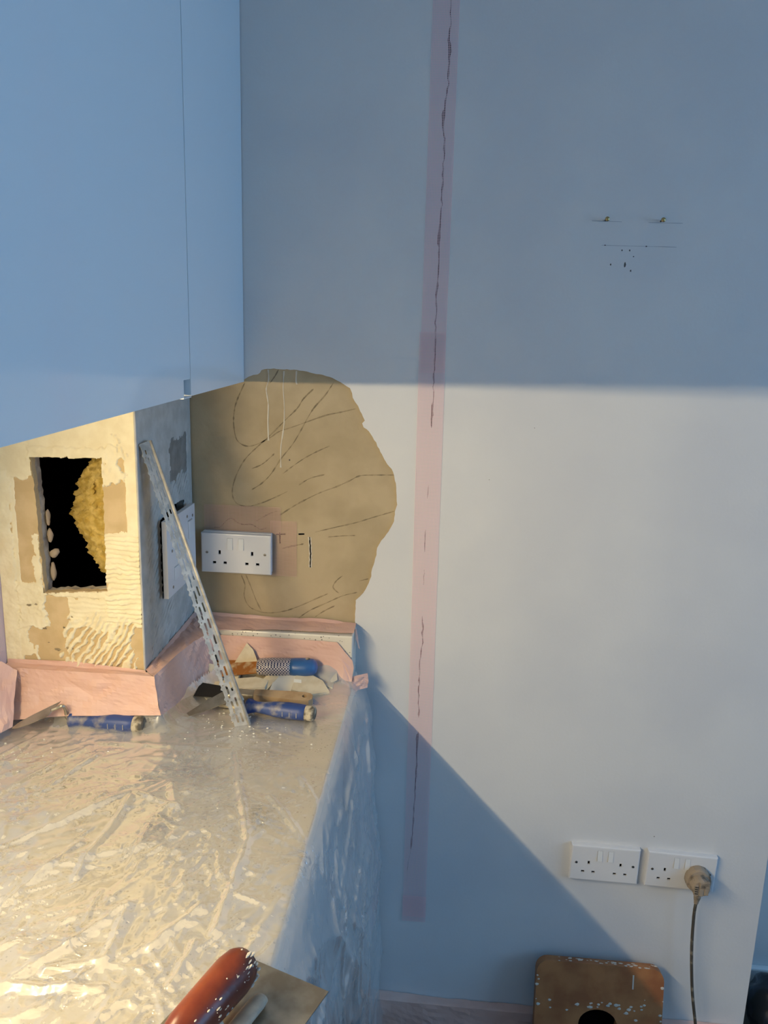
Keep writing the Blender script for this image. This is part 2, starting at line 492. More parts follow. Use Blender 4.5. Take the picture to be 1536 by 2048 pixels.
SLITS = [[[-0.308,1.199],[-0.296,1.2]],[[-0.285,1.194],[-0.283,1.163],[-0.283,1.129]],[[-0.348,1.201],[-0.347,1.177]],[[-0.355,1.197],[-0.335,1.198]]]
DRIPS = [[[-0.37,1.532],[-0.369,1.513],[-0.374,1.494],[-0.372,1.478],[-0.37,1.461],[-0.371,1.429],[-0.37,1.391]],[[-0.338,1.53],[-0.34,1.498],[-0.338,1.466],[-0.338,1.43],[-0.341,1.404],[-0.345,1.377],[-0.345,1.337]],[[-0.313,1.531],[-0.314,1.512],[-0.312,1.505]]]
CRACKS = [[[-0.0382,2.42],[-0.036,2.30],[-0.0382,2.185],[-0.0377,2.1466],[-0.0393,2.1219],[-0.0369,2.1112],[-0.0385,2.0755],[-0.0374,2.0503],[-0.0409,2.0212],[-0.0439,1.9992],[-0.0438,1.977],[-0.0402,1.9585],[-0.04,1.9248],[-0.0408,1.887],[-0.0406,1.8449],[-0.042,1.8179],[-0.0439,1.7867],[-0.0412,1.7394],[-0.0434,1.6914],[-0.0433,1.6386],[-0.0429,1.5975],[-0.0423,1.5601],[-0.0428,1.5181],[-0.0421,1.4798],[-0.044,1.4626],[-0.0435,1.4281]],[[-0.0448,1.316],[-0.0456,1.286]],[[-0.0473,1.2253],[-0.0468,1.1741]],[[-0.047,1.1378],[-0.0467,1.1037]],[[-0.0468,1.0374],[-0.045,1.016],[-0.0459,0.9998],[-0.0436,0.9783],[-0.0474,0.9562],[-0.0486,0.9177],[-0.0484,0.8677],[-0.0467,0.8057]],[[-0.0466,0.7744],[-0.0478,0.7484],[-0.0471,0.6845],[-0.0484,0.6134],[-0.0486,0.5714],[-0.05,0.5349],[-0.0521,0.4858]],[[-0.0521,0.4858],[-0.0566,0.4545],[-0.0601,0.4292]]]
PENCIL = [[[0.236,1.8203],[0.2895,1.8192]],[[0.3374,1.819],[0.3984,1.8184]],[[0.2571,1.7778],[0.3915,1.7769]]]
DOTS = [[0.263,1.7779,1.6,1.2],[0.3374,1.7773,1.8,1.2],[0.2943,1.7695,1.4,1.8],[0.3083,1.7697,1.4,2.2],[0.3161,1.759,1.3,1.3],[0.2759,1.7439,1.5,2.2],[0.3017,1.7444,2.0,5.0],[0.3133,1.7335,1.5,2.0]]

# ------------------------------------------------------------------ setting
XL = -0.785            # kitchen back wall (left)
XE = 0.711             # outer corner of the end wall
XB, YB = -0.53, -0.29  # boxing corner
XD = -0.4175           # cabinet door plane
ZW = 0.908             # worktop

struct(obj('floor', box(-0.9, 3.2, -4.1, 0.3, -0.06, 0), M['floor']))
struct(obj('ceiling', box(-0.9, 3.2, -4.1, 0.3, 2.5, 2.56), M['room']))
struct(obj('wall_left', box(XL - 0.1, XL, -4.1, 0.0, 0, 2.5), M['paint']))
struct(obj('wall_back', box(-0.9, 3.2, -4.2, -4.1, 0, 2.5), M['room']))
# right wall with a window opening
bm = holed([(-4.1, 0), (0.3, 0), (0.3, 2.5), (-4.1, 2.5)], [[(-2.55, 0.85), (-0.15, 0.85), (-0.15, 2.3), (-2.55, 2.3)]],
           lambda a, b, d: (3.0 + d, a, b), 0.1)
struct(obj('wall_right', bm, M['room']))
bm = holed([(-2.55, 0.85), (-0.15, 0.85), (-0.15, 2.3), (-2.55, 2.3)],
           [[(-2.49, 0.91), (-1.38, 0.91), (-1.38, 2.24), (-2.49, 2.24)], [(-1.32, 0.91), (-0.21, 0.91), (-0.21, 2.24), (-1.32, 2.24)]],
           lambda a, b, d: (3.03 + d, a, b), 0.05)
struct(obj('window_1', bm, M['plastic2']))

# end wall: plaster body with a skin of paint in front of it, broken away over the patch and along the crack
wall = struct(obj('wall_end', holed([(XL, 0), (XE, 0), (XE, 2.5), (XL, 2.5)],
                                    [],
                                    lambda a, b, d: (a, 0.003 + d, b), 0.09), M['plaster']))
for o in [struct(obj('wall_return', box(XE - 0.09, XE, 0.0931, 0.2, 0, 2.5), M['paint']))]: pass


def subdivide(pts, step):
    out = [pts[0]]
    for a, b in zip(pts, pts[1:]):
        n = max(1, int(math.hypot(b[0] - a[0], b[1] - a[1]) / step))
        out += [(a[0] + (b[0] - a[0]) * k / n, a[1] + (b[1] - a[1]) * k / n) for k in range(1, n + 1)]
    return out


random.seed(5)
patch_edge = subdivide([tuple(p) for p in PATCH], 0.006)
patch_edge = [(x + random.uniform(-.0008, .0008), z + random.uniform(-.0008, .0008)) for x, z in patch_edge]
patch_poly = [(-0.56, 0.9), (-0.56, 1.50), (-0.50, 1.53), (-0.45, 1.522)] + patch_edge + [(-0.187, 0.9)]
crack_polys = []
crack_lines = []
for ci, c in enumerate(CRACKS):
    pts = subdivide([tuple(p) for p in c], 0.008)
    pts = [(x + random.uniform(-.0009, .0009), z) for x, z in pts]
    base = 0.0015 if ci in (0, 4, 5) else (0.0007 if ci < 6 else 0.00035)
    ws = []
    for k, (x, z) in enumerate(pts):
        h = base * random.uniform(0.45, 1.25)
        for zc, a, s in ((2.107, .0022, .012), (1.995, .0026, .007), (1.785, .0018, .010), (1.45, .001, .02), (0.76, .0014, .02)):
            h += a * math.exp(-((z - zc) / s) ** 2)
        if k in (0, len(pts) - 1): h = 0.00015
        ws.append(h)
    crack_lines.append((pts, ws))
    crack_polys.append(ribbon_poly(pts, ws))
outer = [(XL, 0), (XE, 0), (XE, 2.5), (XL, 2.5)]
cav = [(XL + 0.01, 0.5), (-0.545, 0.5), (-0.545, 1.48), (XL + 0.01, 1.48)]
# the patch opening swallows the cavity opening
patch_open = [(XL + 0.01, 0.9), (XL + 0.01, 1.50)] + patch_poly[1:]
skin = holed(outer, [patch_open] + crack_polys, lambda a, b, d: (a, d, b), 0.0029)
o = obj('paint_layer', skin, M['paint'], wall); o['label'] = 'white emulsion paint broken away around the bare plaster'
for pts, ws in crack_lines:
    obj('crack', ribbon(pts, [h + 0.0012 for h in ws], 0.0031, 0.0012), M['crack'], wall)  # dark strip laid in the shallow cut of the crack
for s in SCRATCH:
    pts = [(p.x, p.y) for p in catmull([(a, b, 0) for a, b in s], 5)]
    ws = [random.uniform(.0004, .0017) for _ in pts]; ws[0] = ws[-1] = .0002
    obj('scratch', ribbon(pts, ws, 0.0031, 0.0003), M['scratch'], wall)
for i, s in enumerate(SLITS):
    pts = subdivide([tuple(p) for p in s], 0.004)
    pts = [(x + random.uniform(-.0005, .0005), z) for x, z in pts]
    if i == 1:
        for q in range(2):
            sd = -1 if q else 1
            obj('ragged_edge', ribbon([(x + sd * .0021, z) for x, z in pts], [random.uniform(.0003, .0014) for _ in pts], 0.0031, 0.0009), M['drip'], wall)
    obj('slit', ribbon(pts, [random.uniform(.0011, .0017) for _ in pts], 0.0031, 0.0005), M['black'], wall)
for s in DRIPS:
    pts = [(p.x, p.y) for p in catmull([(a, b, 0) for a, b in s], 4)]
    ws = [random.uniform(.0005, .0016) for _ in pts]; ws[-1] = .0018; ws[0] = .0014
    obj('paint_drip', ribbon(pts, ws, 0.0031, 0.0013), M['drip'], wall)
for s in PENCIL:
    pts = subdivide([tuple(p) for p in s], 0.01)
    obj('pencil_line', ribbon(pts, [random.uniform(.0002, .0004) for _ in pts], 0.0002, 0.0003), M['pencil'], wall)
for x, z, a, b in DOTS + [[-0.327, 1.353, 1.8, 2.0], [0.157, 1.436, .9, .9], [0.075, 1.33, .8, .8], [0.47, 0.565, 1, 1.4]]:
    bm = bmesh.new()
    yy = 0.0032 if x < -.2 else 0.0002
    ring = [bm.verts.new((x + a / 1000 * math.cos(t) * random.uniform(.7, 1.1), yy - 0.0004, z + b / 1000 * math.sin(t) * random.uniform(.7, 1.1))) for t in np.linspace(0, 2 * math.pi, 9)[:-1]]
    bm.faces.new(ring)
    g = bmesh.ops.extrude_face_region(bm, geom=bm.faces[:])
    bmesh.ops.translate(bm, verts=[v for v in g['geom'] if isinstance(v, bmesh.types.BMVert)], vec=(0, 0.0004, 0))
    obj('mark', bm, M['crack'], wall)

# recess beyond the outer corner
struct(obj('wall_recess', box(XE - 0.02, 3.1, 0.2, 0.29, 0, 2.5), M['paint']))
struct(obj('baseboard_recess', box(XE, 3.0, 0.182, 0.1999, 0, 0.10, bev=0.004), M['plastic2']))
# skirting of the end wall with pink masking film taped over it
struct(obj('baseboard_end', box(-0.17, XE, -0.018, -0.0005, 0, 0.10, bev=0.004), M['plastic2']))

# ------------------------------------------------------------------ wall cabinet
cab = thing('wall_cabinet', (XL, -0.6, 1.507), 'white gloss wall cabinet above the worktop with flat handleless door', 'cabinet')
YS = -0.336
wobj('carcass', box(XL + .001, XD - 0.022, -2.40, -0.001, 1.522, 2.44), M['carcass'], cab)
bm = holed([(-1.20, 1.507), (YS - 0.034, 1.507), (YS - 0.034, 1.534), (YS - .0012, 1.534), (YS - .0012, 2.44), (-1.20, 2.44)], [],
           lambda a, b, d: (XD - d, a, b), 0.019)
d = wobj('door', bm, M['gloss'], cab)
for y0, y1 in ((-1.80, -1.2025), (-2.40, -1.8025)):
    wobj('door', box(XD - 0.019, XD, y0, y1, 1.507, 2.44), M['gloss'], cab)
p = wobj('filler_panel', box(XD - 0.019, XD, YS + .0012, -0.0015, 1.507, 2.44), M['gloss'], cab)
p['label'] = 'narrow white filler panel between the door and the end wall'
bm = box(XD - 0.018, XD - .0105, YS - .0335, YS - .0014, 1.5085, 1.5335)
add_box(bm, XD - 0.018, XD + .0005, YS - .036, YS + .001, 1.5050, 1.5068)
wobj('corner_bracket', bm, M['plastic2'], cab)['label'] = 'small white plastic bracket in the notch at the door foot'
# LED strip under it, along the back
led = thing('led_strip', (-0.745, -1.5, 1.522), 'warm LED strip light fixed under the wall cabinet', 'lamp')
wobj('housing', box(-0.757, -0.733, -2.31, -0.75, 1.511, 1.5215), M['plastic2'], led)
# the diffuser faces outwards and slightly down, its back is closed by the channel
bm = bmesh.new()
add_box(bm, -.0004, .0004, -2.305, -.755, -.0065, .0065)
bmesh.ops.rotate(bm, verts=bm.verts, cent=(0, 0, 0), matrix=Matrix.Rotation(math.radians(25), 3, 'Y'))
bmesh.ops.translate(bm, verts=bm.verts, vec=(-.745, 0, 1.5035))
wobj('diffuser', bm, M['led'], led)
bm = bmesh.new()
v = [bm.verts.new(q) for y in (-2.306, -.754) for q in ((-.7490, y, 1.4972), (-.7433, y, 1.5106), (-.7433, y, 1.5112), (-.7550, y, 1.5112), (-.7550, y, 1.4972))]
bm.faces.new(v[:5]); bm.faces.new(v[5:])
for k in range(5): bm.faces.new((v[k], v[(k + 1) % 5], v[5 + (k + 1) % 5], v[5 + k]))
wobj('channel', bm, M['plastic2'], led)

# ------------------------------------------------------------------ pipe boxing
BX = thing('pipe_boxing', (XB, YB, 1.0), 'plasterboard boxing under the cabinet with a cut hole and combed adhesive', 'boxing')
random.seed(11)


def ragged(pts, step, j):
    pts = subdivide(pts + [pts[0]], step)[:-1]
    return [(a + random.uniform(-j, j), b + random.uniform(-j, j)) for a, b in pts]


hole = ragged([(-0.714, 1.390), (-0.652, 1.3915), (-0.651, 1.3945), (-0.646, 1.391), (-0.590, 1.3925), (-0.5905, 1.30), (-0.5924, 1.157), (-0.64, 1.154), (-0.706, 1.1483), (-0.7095, 1.25)], 0.007, 0.0012)
bm = holed([(XL + .0005, 1.0), (XB, 1.0), (XB, 1.52), (XL + .0005, 1.52)], [hole], lambda a, b, d: (a, YB + d, b), 0.013)
wobj('front_panel', bm, M['board'], BX)
# rough inner lining of the opening (core and dabs behind the board)
hole2 = [(x + (0.003 if x < -.65 else -.003) * 0 + random.uniform(-.0015, .0015), z + random.uniform(-.0015, .0015)) for x, z in hole]
big = [(-0.735, 1.13), (-0.575, 1.13), (-0.575, 1.41), (-0.735, 1.41)]
bm = holed(big, [hole2], lambda a, b, d: (a, YB + 0.0132 + d, b), 0.016)
wobj('hole_lining', bm, M['core'], BX)['label'] = 'rough grey edge inside the cut hole'
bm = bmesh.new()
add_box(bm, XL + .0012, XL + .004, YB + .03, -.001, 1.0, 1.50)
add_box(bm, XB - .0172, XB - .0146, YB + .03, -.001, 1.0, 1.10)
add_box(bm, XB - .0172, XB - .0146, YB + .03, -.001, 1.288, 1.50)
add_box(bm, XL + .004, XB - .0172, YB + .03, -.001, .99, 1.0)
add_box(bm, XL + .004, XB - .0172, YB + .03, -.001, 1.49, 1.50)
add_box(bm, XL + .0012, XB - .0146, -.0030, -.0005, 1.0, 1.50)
o = wobj('void_dark_lining', bm, M['black'], BX); o['kind'] = 'stuff'  # black lining added inside the boxing so the hole looks dark
# dabs of adhesive poking through on the left edge of the hole
for zc, r, ln, xx in ((1.278, .0035, .030, -.7045), (1.246, .0050, .026, -.7030), (1.214, .0085, .017, -.6965), (1.180, .0045, .036, -.7010)):
    bm = bmesh.new(); bmesh.ops.create_icosphere(bm, subdivisions=3, radius=1)
    for v in bm.verts:
        n = 0.55 + 0.9 * float(fbm(np.array([v.co.x * 2 + zc * 90]), np.array([v.co.z * 2.4 + v.co.y * 2]), 3)[0])
        v.co = Vector((xx + (.35 * v.co.z * .008 if ln < .02 else 0) + v.co.x * r * n, YB + 0.026 + v.co.y * .005 * n, zc + v.co.z * ln * .5 * (.7 + .3 * n)))
    wobj('adhesive_dab', bm, M['dab'], BX, True)
# side panel with the opening behind the loose plate
side_hole = [(-0.193, 1.112), (-0.06, 1.112), (-0.06, 1.275), (-0.12, 1.277), (-0.193, 1.262)]
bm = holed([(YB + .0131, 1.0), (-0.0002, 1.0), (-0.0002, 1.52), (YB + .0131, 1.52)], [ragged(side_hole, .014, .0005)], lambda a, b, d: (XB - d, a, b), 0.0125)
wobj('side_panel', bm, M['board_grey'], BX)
wobj('back_box', box(XB - .06, XB - .0131, -0.2, -0.05, 1.10, 1.285), M['black'], BX)  # solid black block standing for the dark depth of the opening
# corner bead strip
bm = tube([(XB + .0008, YB - .0008, 1.003), (XB + .0008, YB - .0008, 1.515)], .0022, 8)
add_box(bm, XB, XB + .0018, YB + .001, YB + .022, 1.003, 1.515)
wobj('corner_bead', bm, M['adhesive_shaded'], BX)

# adhesive on the front: height field, kept only where it stands proud
st = 0.0014
xs = np.arange(XL + .001, XB - .0004, st); zs = np.arange(1.0, 1.515, st)
U, V = np.meshgrid(xs, zs, indexing='ij')
n1 = fbm(U * 60, V * 60); n2 = fbm(U * 180 + 9, V * 180); n3 = fbm(U * 22 + 40, V * 22 + 3)


def reg(x0, x1, z0, z1, e=.006, wob=.012):
    du = (n1 - .5) * wob * 2 + (n2 - .5) * wob * .8
    return np.minimum(np.minimum(sstep(x0 - e / 2, x0 + e / 2, U + du), 1 - sstep(x1 - e / 2, x1 + e / 2, U + du)),
                      np.minimum(sstep(z0 - e / 2, z0 + e / 2, V + du), 1 - sstep(z1 - e / 2, z1 + e / 2, V + du)))


H = np.full(U.shape, -0.0012)
put = lambda m_, h: np.maximum(H, -0.0012 + m_ * (h + .0012))
H = put(reg(-.80, -.5, 1.408, 1.60, .002, .006), .0014 + .0003 * n1)                     # smooth skim above the hole
H = put(reg(-.775, -.70, 1.352, 1.42, .002, .010), .0016 + .001 * n2)                    # lump top left
H = put(reg(-.592, -.552, 1.35, 1.42, .003, .022) * (V > 1.40 - (U + .592) * 0 - .055 - .04 * n1), .0026 + .002 * n2)
H = put(reg(-.551, -.52, 1.24, 1.6, .0015, .0015), .0012 + .0002 * n1)                   # skimmed corner strip
H = put(reg(-.80, -.757, 0.98, 1.37, .002, .008), .0022 + .002 * n2)                     # left edge
H = put(reg(-.757, -.748, 1.15, 1.42, .0015, .002), .0010)
H = put(reg(-.757, -.706, 1.08, 1.163, .002, .010), .0022 + .0025 * n2)
H = put(reg(-.757, -.726, 0.98, 1.09, .002, .008) * (n3 > .42), .0016 + .0012 * n2)
H = put(reg(-.722, -.709, 1.155, 1.255, .0015, .008), .0014 + .0012 * n2)
H = put(reg(-.72, -.585, 1.388, 1.410, .002, .005), .0022 + .0022 * n2)                  # lip above the hole
H = put(reg(-.71, -.585, 1.143, 1.156, .002, .004), .0020 + .0015 * n2)                  # lip below the hole
ph = V + .016 * (n3 - .5) + .005 * (n1 - .5) + .0018 * (n2 - .5)
r1 = (0.5 + 0.5 * np.sin(ph * 2 * math.pi / .0088)) ** 1.2
H = put(reg(-.594, -.522, 1.095, 1.262, .003, .010), .0010 + .0038 * r1 * np.clip(.1 + 1.5 * n1 + .9 * (n2 - .5), .1, 1.5))
H = put(reg(-.668, -.58, 1.082, 1.143, .003, .012), .0008 + .0020 * r1 * n1)
ph2 = (V * .62 - U * .95) + .030 * (n3 - .5) + .012 * (n1 - .5) + .003 * (n2 - .5)
r2 = (0.5 + 0.5 * np.sin(ph2 * 2 * math.pi / .0125))
pm = reg(-.672, -.545, 1.005, 1.105, .004, .022)
H = put(pm * sstep(.44, .58, r2 * .45 + n1 * .75 + .25 * (n2 - .5)), .0004 + .0030 * r2 * (.4 + n2) + .0014 * n2)
inhole = np.array([[inside((a, b), hole) for b in zs] for a in xs])
H[inhole] = -.004
keep = (np.maximum.reduce([H[:-1, :-1], H[1:, :-1], H[:-1, 1:], H[1:, 1:]]) > 0) & ~(inhole[:-1, :-1] | inhole[1:, :-1] | inhole[:-1, 1:] | inhole[1:, 1:])
P = np.stack([U, YB - H, V], -1).reshape(-1, 3)
a = pydata('tile_adhesive', P, grid_faces(len(xs), len(zs), keep), M['adhesive'], BX, True, off=BX.location)
a['kind'] = 'stuff'; a['label'] = 'cream combed tile adhesive around the hole'
# dark specks where paper is torn
for x, z, s in ((-.712, 1.098, .004), (-.711, 1.082, .005), (-.675, 1.085, .003), (-.668, 1.045, .007), (-.69, 1.042, .006), (-.66, 1.105, .004), (-.705, 1.055, .002), (-.735, 1.125, .004), (-.722, 1.127, .003)):
    bm = bmesh.new()
    s *= 1.35
    bm.faces.new([bm.verts.new((x + s * math.cos(t) * random.uniform(.4, 1.0), YB - .0012 - (.004 if x < -.72 else 0), z + .5 * s * math.sin(t) * random.uniform(.4, 1.2))) for t in np.linspace(0, 6.28, 9)[:-1]])
    wobj('torn_speck', bm, M['scratch'], BX)
# adhesive on the side face
ys = np.arange(YB + .001, -.001, .0018); zs2 = np.arange(1.0, 1.515, .0018)
U, V = np.meshgrid(ys, zs2, indexing='ij')
n1 = fbm(U * 60 + 5, V * 60); n2 = fbm(U * 180, V * 180 + 8); n3 = fbm(U * 22, V * 22 + 30)
H = np.full(U.shape, -0.0012)
H = put(reg(-.3, .01, 1.405, 1.6, .003, .02), .0012 + .0004 * n1)
H = put(reg(-.3, -.255, .99, 1.6, .002, .004), .0012)
H = put(reg(-.3, -.12, 1.30, 1.42, .003, .02), .0010 + .0016 * n1)
H = put(reg(-.028, .01, .99, 1.42, .003, .006), .0010 + .0004 * n1)
ph = (V * .75 - U * .65) + .010 * (n3 - .5)
r1 = 0.5 + 0.5 * np.sin(ph * 2 * math.pi / .0115)
H = put(reg(-.262, -.02, .99, 1.325, .004, .02), -.0004 + .0034 * r1 * (.4 + n1))
H = put(reg(-.207, -.04, 1.098, 1.29, .002, .003), .0011 + .0003 * n1)
sh = np.array([[inside((a_, b_), side_hole) for b_ in zs2] for a_ in ys])
keep = (np.maximum.reduce([H[:-1, :-1], H[1:, :-1], H[:-1, 1:], H[1:, 1:]]) > 0) & ~(sh[:-1, :-1] | sh[1:, :-1] | sh[:-1, 1:] | sh[1:, 1:])
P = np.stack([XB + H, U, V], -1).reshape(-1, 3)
a = pydata('tile_adhesive', P, grid_faces(len(ys), len(zs2), keep), M['adhesive_shaded'], BX, True, off=BX.location)
a['kind'] = 'stuff'; a['label'] = 'combed tile adhesive on the side face, coloured darker for its shade'

# glass wool bulging inside the hole
zl = [1.400, 1.388, 1.375, 1.365, 1.345, 1.325, 1.310, 1.290, 1.272, 1.262, 1.256, 1.246, 1.235, 1.222, 1.21, 1.20, 1.185, 1.172]
xl = [-.600, -.606, -.624, -.628, -.634, -.640, -.645, -.650, -.650, -.640, -.638, -.630, -.618, -.621, -.614, -.606, -.600, -.590]
zz = np.arange(1.168, 1.401, .0022); ss = np.linspace(0, 1, 46)
Zg, Sg = np.meshgrid(zz, ss, indexing='ij')
XLft = 1.055 * np.interp(1.63 + (Zg - 1.63) / 1.05, zl[::-1], xl[::-1])
nn = fbm(Zg * 70, Sg * 7); nf = fbm(Zg * 220, Sg * 20 + 7)
Xg = XLft - .006 + (-.55 - XLft) * Sg + (nn - .5) * .034 * (1 - Sg) + (nf - .5) * .014 * (1 - Sg)
Yg = -0.185 - .065 * np.sqrt(np.clip(1 - (1 - Sg) ** 2, 0, 1)) * (0.75 + .5 * nn) + (nf - .5) * .010
Yg = np.maximum(Yg, -.258)
P = np.stack([Xg, Yg, Zg], -1).reshape(-1, 3)
Pb = P.copy(); Pb[:, 1] = np.maximum(P[:, 1] + .03, -.17)
N = len(P)
f = grid_faces(len(zz), len(ss))
f2 = [tuple(i + N for i in q[::-1]) for q in f]
nv = len(ss); side = []
for i in range(len(zz) - 1):
    side.append((i * nv, (i + 1) * nv, (i + 1) * nv + N, i * nv + N))
for j in range(nv - 1):
    side.append((j, j + 1, j + 1 + N, j + N)); k = (len(zz) - 1) * nv
    side.append((k + j, k + j + 1, k + j + 1 + N, k + j + N))
o = pydata('insulation', np.vstack([P, Pb]), f + f2 + side, M['wool'], None, True, off=(-.61, -.2, 1.17))
tag(o, 'yellow glass wool insulation bulging inside the hole in the boxing', 'insulation')

# ------------------------------------------------------------------ sockets
def rect(x, z, w_, h_): return [(x - w_ / 2, z - h_ / 2), (x + w_ / 2, z - h_ / 2), (x + w_ / 2, z + h_ / 2), (x - w_ / 2, z + h_ / 2)]


def make_socket(name, label, proud, back):
    t = thing(name, (0, 0, 0), label, 'socket', 'double sockets on the end wall')
    W2, H2 = .073, .042
    holes = []
    for s in (-34, 34):
        holes += [rect(s / 1000, .002, .0048, .0085), rect((s - 11.2) / 1000, -.020, .0070, .0052), rect((s + 11.2) / 1000, -.020, .0070, .0052)]
    holes += [rect(-.0118, .0205, .0112, .0252), rect(.0112, .0205, .0112, .0252)]
    bv = .0028
    y0 = -back - proud
    out = [(-W2 + bv, -H2 + bv), (W2 - bv, -H2 + bv), (W2 - bv, H2 - bv), (-W2 + bv, H2 - bv)]
    bm = holed(out, holes, lambda a, b, d: (a, y0 + d, b), .005)
    # rounded rim down to the wall side
    rim = [[(-W2 + i, -H2 + i), (W2 - i, -H2 + i), (W2 - i, H2 - i), (-W2 + i, H2 - i)] for i in (bv, .0009, 0, 0)]
    yy = [y0, y0 + .0006, y0 + .0025, -back]
    prev = None
    for lp, y in zip(rim, yy):
        ring = [bm.verts.new((a, y, b)) for a, b in lp]
        if prev:
            for k in range(4): bm.faces.new((prev[k], prev[(k + 1) % 4], ring[(k + 1) % 4], ring[k]))
        prev = ring
    bm.faces.new(prev)
    obj('faceplate', bm, M['plastic'], t)
    bm = bmesh.new()
    for s in (-34, 34):
        obj('pin_hole_dark_back', box(s / 1000 - .017, s / 1000 + .017, y0 + .0035, y0 + .006, -.026, .009), M['black'], t)  # black plate behind the pin holes, painting in their shaded depth
    for x in (-.0118, .0112):
        bm = bmesh.new()
        w5, h5 = .0104 / 2, .0244 / 2
        v = [bm.verts.new(q) for q in ((x - w5, y0 + .004, .0205 - h5), (x + w5, y0 + .004, .0205 - h5), (x + w5, y0 + .004, .0205 + h5), (x - w5, y0 + .004, .0205 + h5),
                                       (x - w5, y0 - .0022, .0205 - h5), (x + w5, y0 - .0022, .0205 - h5), (x + w5, y0 - .0002, .0205 + h5), (x - w5, y0 - .0002, .0205 + h5))]
        for q in ((0, 1, 2, 3), (4, 5, 6, 7), (0, 1, 5, 4), (1, 2, 6, 5), (2, 3, 7, 6), (3, 0, 4, 7)): bm.faces.new([v[i] for i in q])
        obj('rocker_switch', bm, M['plastic2'], t)
    for x in (-.0605, .0605):
        bm = bmesh.new()
        add_tube(bm, [(x, y0 + .001, .001), (x, y0 - .0006, .001)], [.0032, .0028], 12, up=Vector((1, 0, 0)))
        sc_ = obj('screw', bm, M['screw'], t)
        obj('screw_slot', box(x - .0023, x + .0023, y0 - .0009, y0 - .0004, .0006, .0014), M['black'], sc_)
    if back:
        obj('back_box', box(-W2 + .001, W2 - .0015, -back, 0, -H2 + .001, H2 + .0015, bev=.002), M['plastic2'], t)
    return t


s1 = make_socket('double_socket', 'white double wall socket proud of bare tan plaster above the worktop', .010, .013)
s1.location = (-.4335, -.0001, 1.1575); s1.rotation_euler = (0, math.radians(.2), 0)
s2 = make_socket('double_socket', 'white double wall socket low on the wall with nothing plugged in', .0135, 0)
s2.location = (.3686, -.0001, .4958); s2.rotation_euler = (0, math.radians(.7), 0)
s3 = copy_tree(s2); s3['label'] = 'white double wall socket low on the wall with a dirty plug in it'
s3.location = (.5303, -.0001, .4925); s3.rotation_euler = (0, math.radians(1.8), 0)

# plug and cable
pg = thing('plug', (.5645, -.0137, .484), 'mortar-crusted beige plug with dark cable in the right low socket', 'plug')
prof = []
for t in np.linspace(0, 2 * math.pi, 33)[:-1]:
    x, z = math.sin(t), math.cos(t)
    rx = .0262; rz = .0285
    px, pz = rx * x, rz * z
    if pz < -.016: px *= .9
    pz = max(pz, -.0245)
    prof.append((px, pz))
bm = bmesh.new(); prev = None
for y, k in ((0, 1.0), (-.006, 1.02), (-.014, 1.0), (-.020, .93), (-.021, .80), (-.034, .74), (-.038, .62)):
    ring = [bm.verts.new((a_ * k + random.uniform(-.0006, .0006), y, b_ * k - (.0 if k > .9 else .002) + random.uniform(-.0006, .0006))) for a_, b_ in prof]
    if prev:
        for i in range(32): bm.faces.new((prev[i], prev[(i + 1) % 32], ring[(i + 1) % 32], ring[i]))
    else: bm.faces.new(ring)
    prev = ring
bm.faces.new(prev)
pb = obj('plug_body', bm, M['plug'], pg)
random.seed(17)
for x0, x1, z0, z1, yy in ((-.0150, -.0065, -.018, .008, .0395), (-.0055, .0155, .001, .0155, .0405), (-.0055, .0045, -.0175, -.0005, .0400), (.0055, .0150, -.0160, -.0005, .0392)):
    bm = box(x0, x1, -yy, -.030, z0, z1, bev=.0016)
    for v in bm.verts: v.co += Vector((random.uniform(-.0010, .0010), random.uniform(-.0004, .0004), random.uniform(-.0010, .0010)))
    obj('plaster_crust', bm, M['plug'], pb)
for k in range(4):
    obj('groove_bar', box(-.0140, -.0075, -.0402, -.0392, -.013 + k * .005, -.0115 + k * .005), M['dark_steel'], pb)  # dark bars drawn as groove lines on the plug face
bm = tube([(-.001, -.022, -.020), (-.0012, -.021, -.034), (-.0014, -.020, -.044), (-.0015, -.0195, -.050)], [.0085, .0075, .0055, .0048], 12, flat=.85, up=Vector((0, 1, 0)))
obj('strain_relief', bm, M['plug'], pg)
cp = [(-.0015, -.0195, -.048), (-.002, -.018, -.085), (.003, -.017, -.17), (.015, -.018, -.272), (.031, -.020, -.36), (.040, -.035, -.43), (.03, -.09, -.466), (-.02, -.2, -.4675), (.10, -.5, -.4675)]
obj('cable', tube(catmull(cp, 8), .0034, 10), M['cable'], pg, True)

# loose control plate on the boxing side
cpl = thing('cooker_switch', (-.5145, -.128, 1.193), 'loose white cooker control plate hanging off the boxing side', 'switch')
fx = -.510
hol = [rect(-.165, 1.158, .022, .026), rect(-.078, 1.222, .026, .036)]
hol = [[(a_, b_) for a_, b_ in h] for h in hol]
bm = holed([(-.211, 1.120), (-.047, 1.120), (-.047, 1.2665), (-.211, 1.2665)], hol, lambda a, b, d: (fx - d, a, b), .009)
bmesh.ops.bevel(bm, geom=[e for e in bm.edges if all(abs(v.co.x - fx) < 1e-5 for v in e.verts) and len(e.link_faces) == 2 and abs(e.calc_face_angle(0) - math.pi / 2) < .1 and (abs(e.verts[0].co.y + .211) < 1e-4 or e.verts[0].co.z > 1.266 or e.verts[0].co.z < 1.1201 or e.verts[0].co.y > -.0471)], offset=.002, segments=2, affect='EDGES')
wobj('faceplate', bm, M['plastic'], cpl)
wobj('rocker_switch', box(fx - .008, fx + .003, -.0905, -.0655, 1.205, 1.239, bev=.0015), M['plastic2'], cpl)
wobj('rocker_switch', box(fx - .008, fx + .002, -.1755, -.1545, 1.1455, 1.1705, bev=.0015), M['plastic2'], cpl)
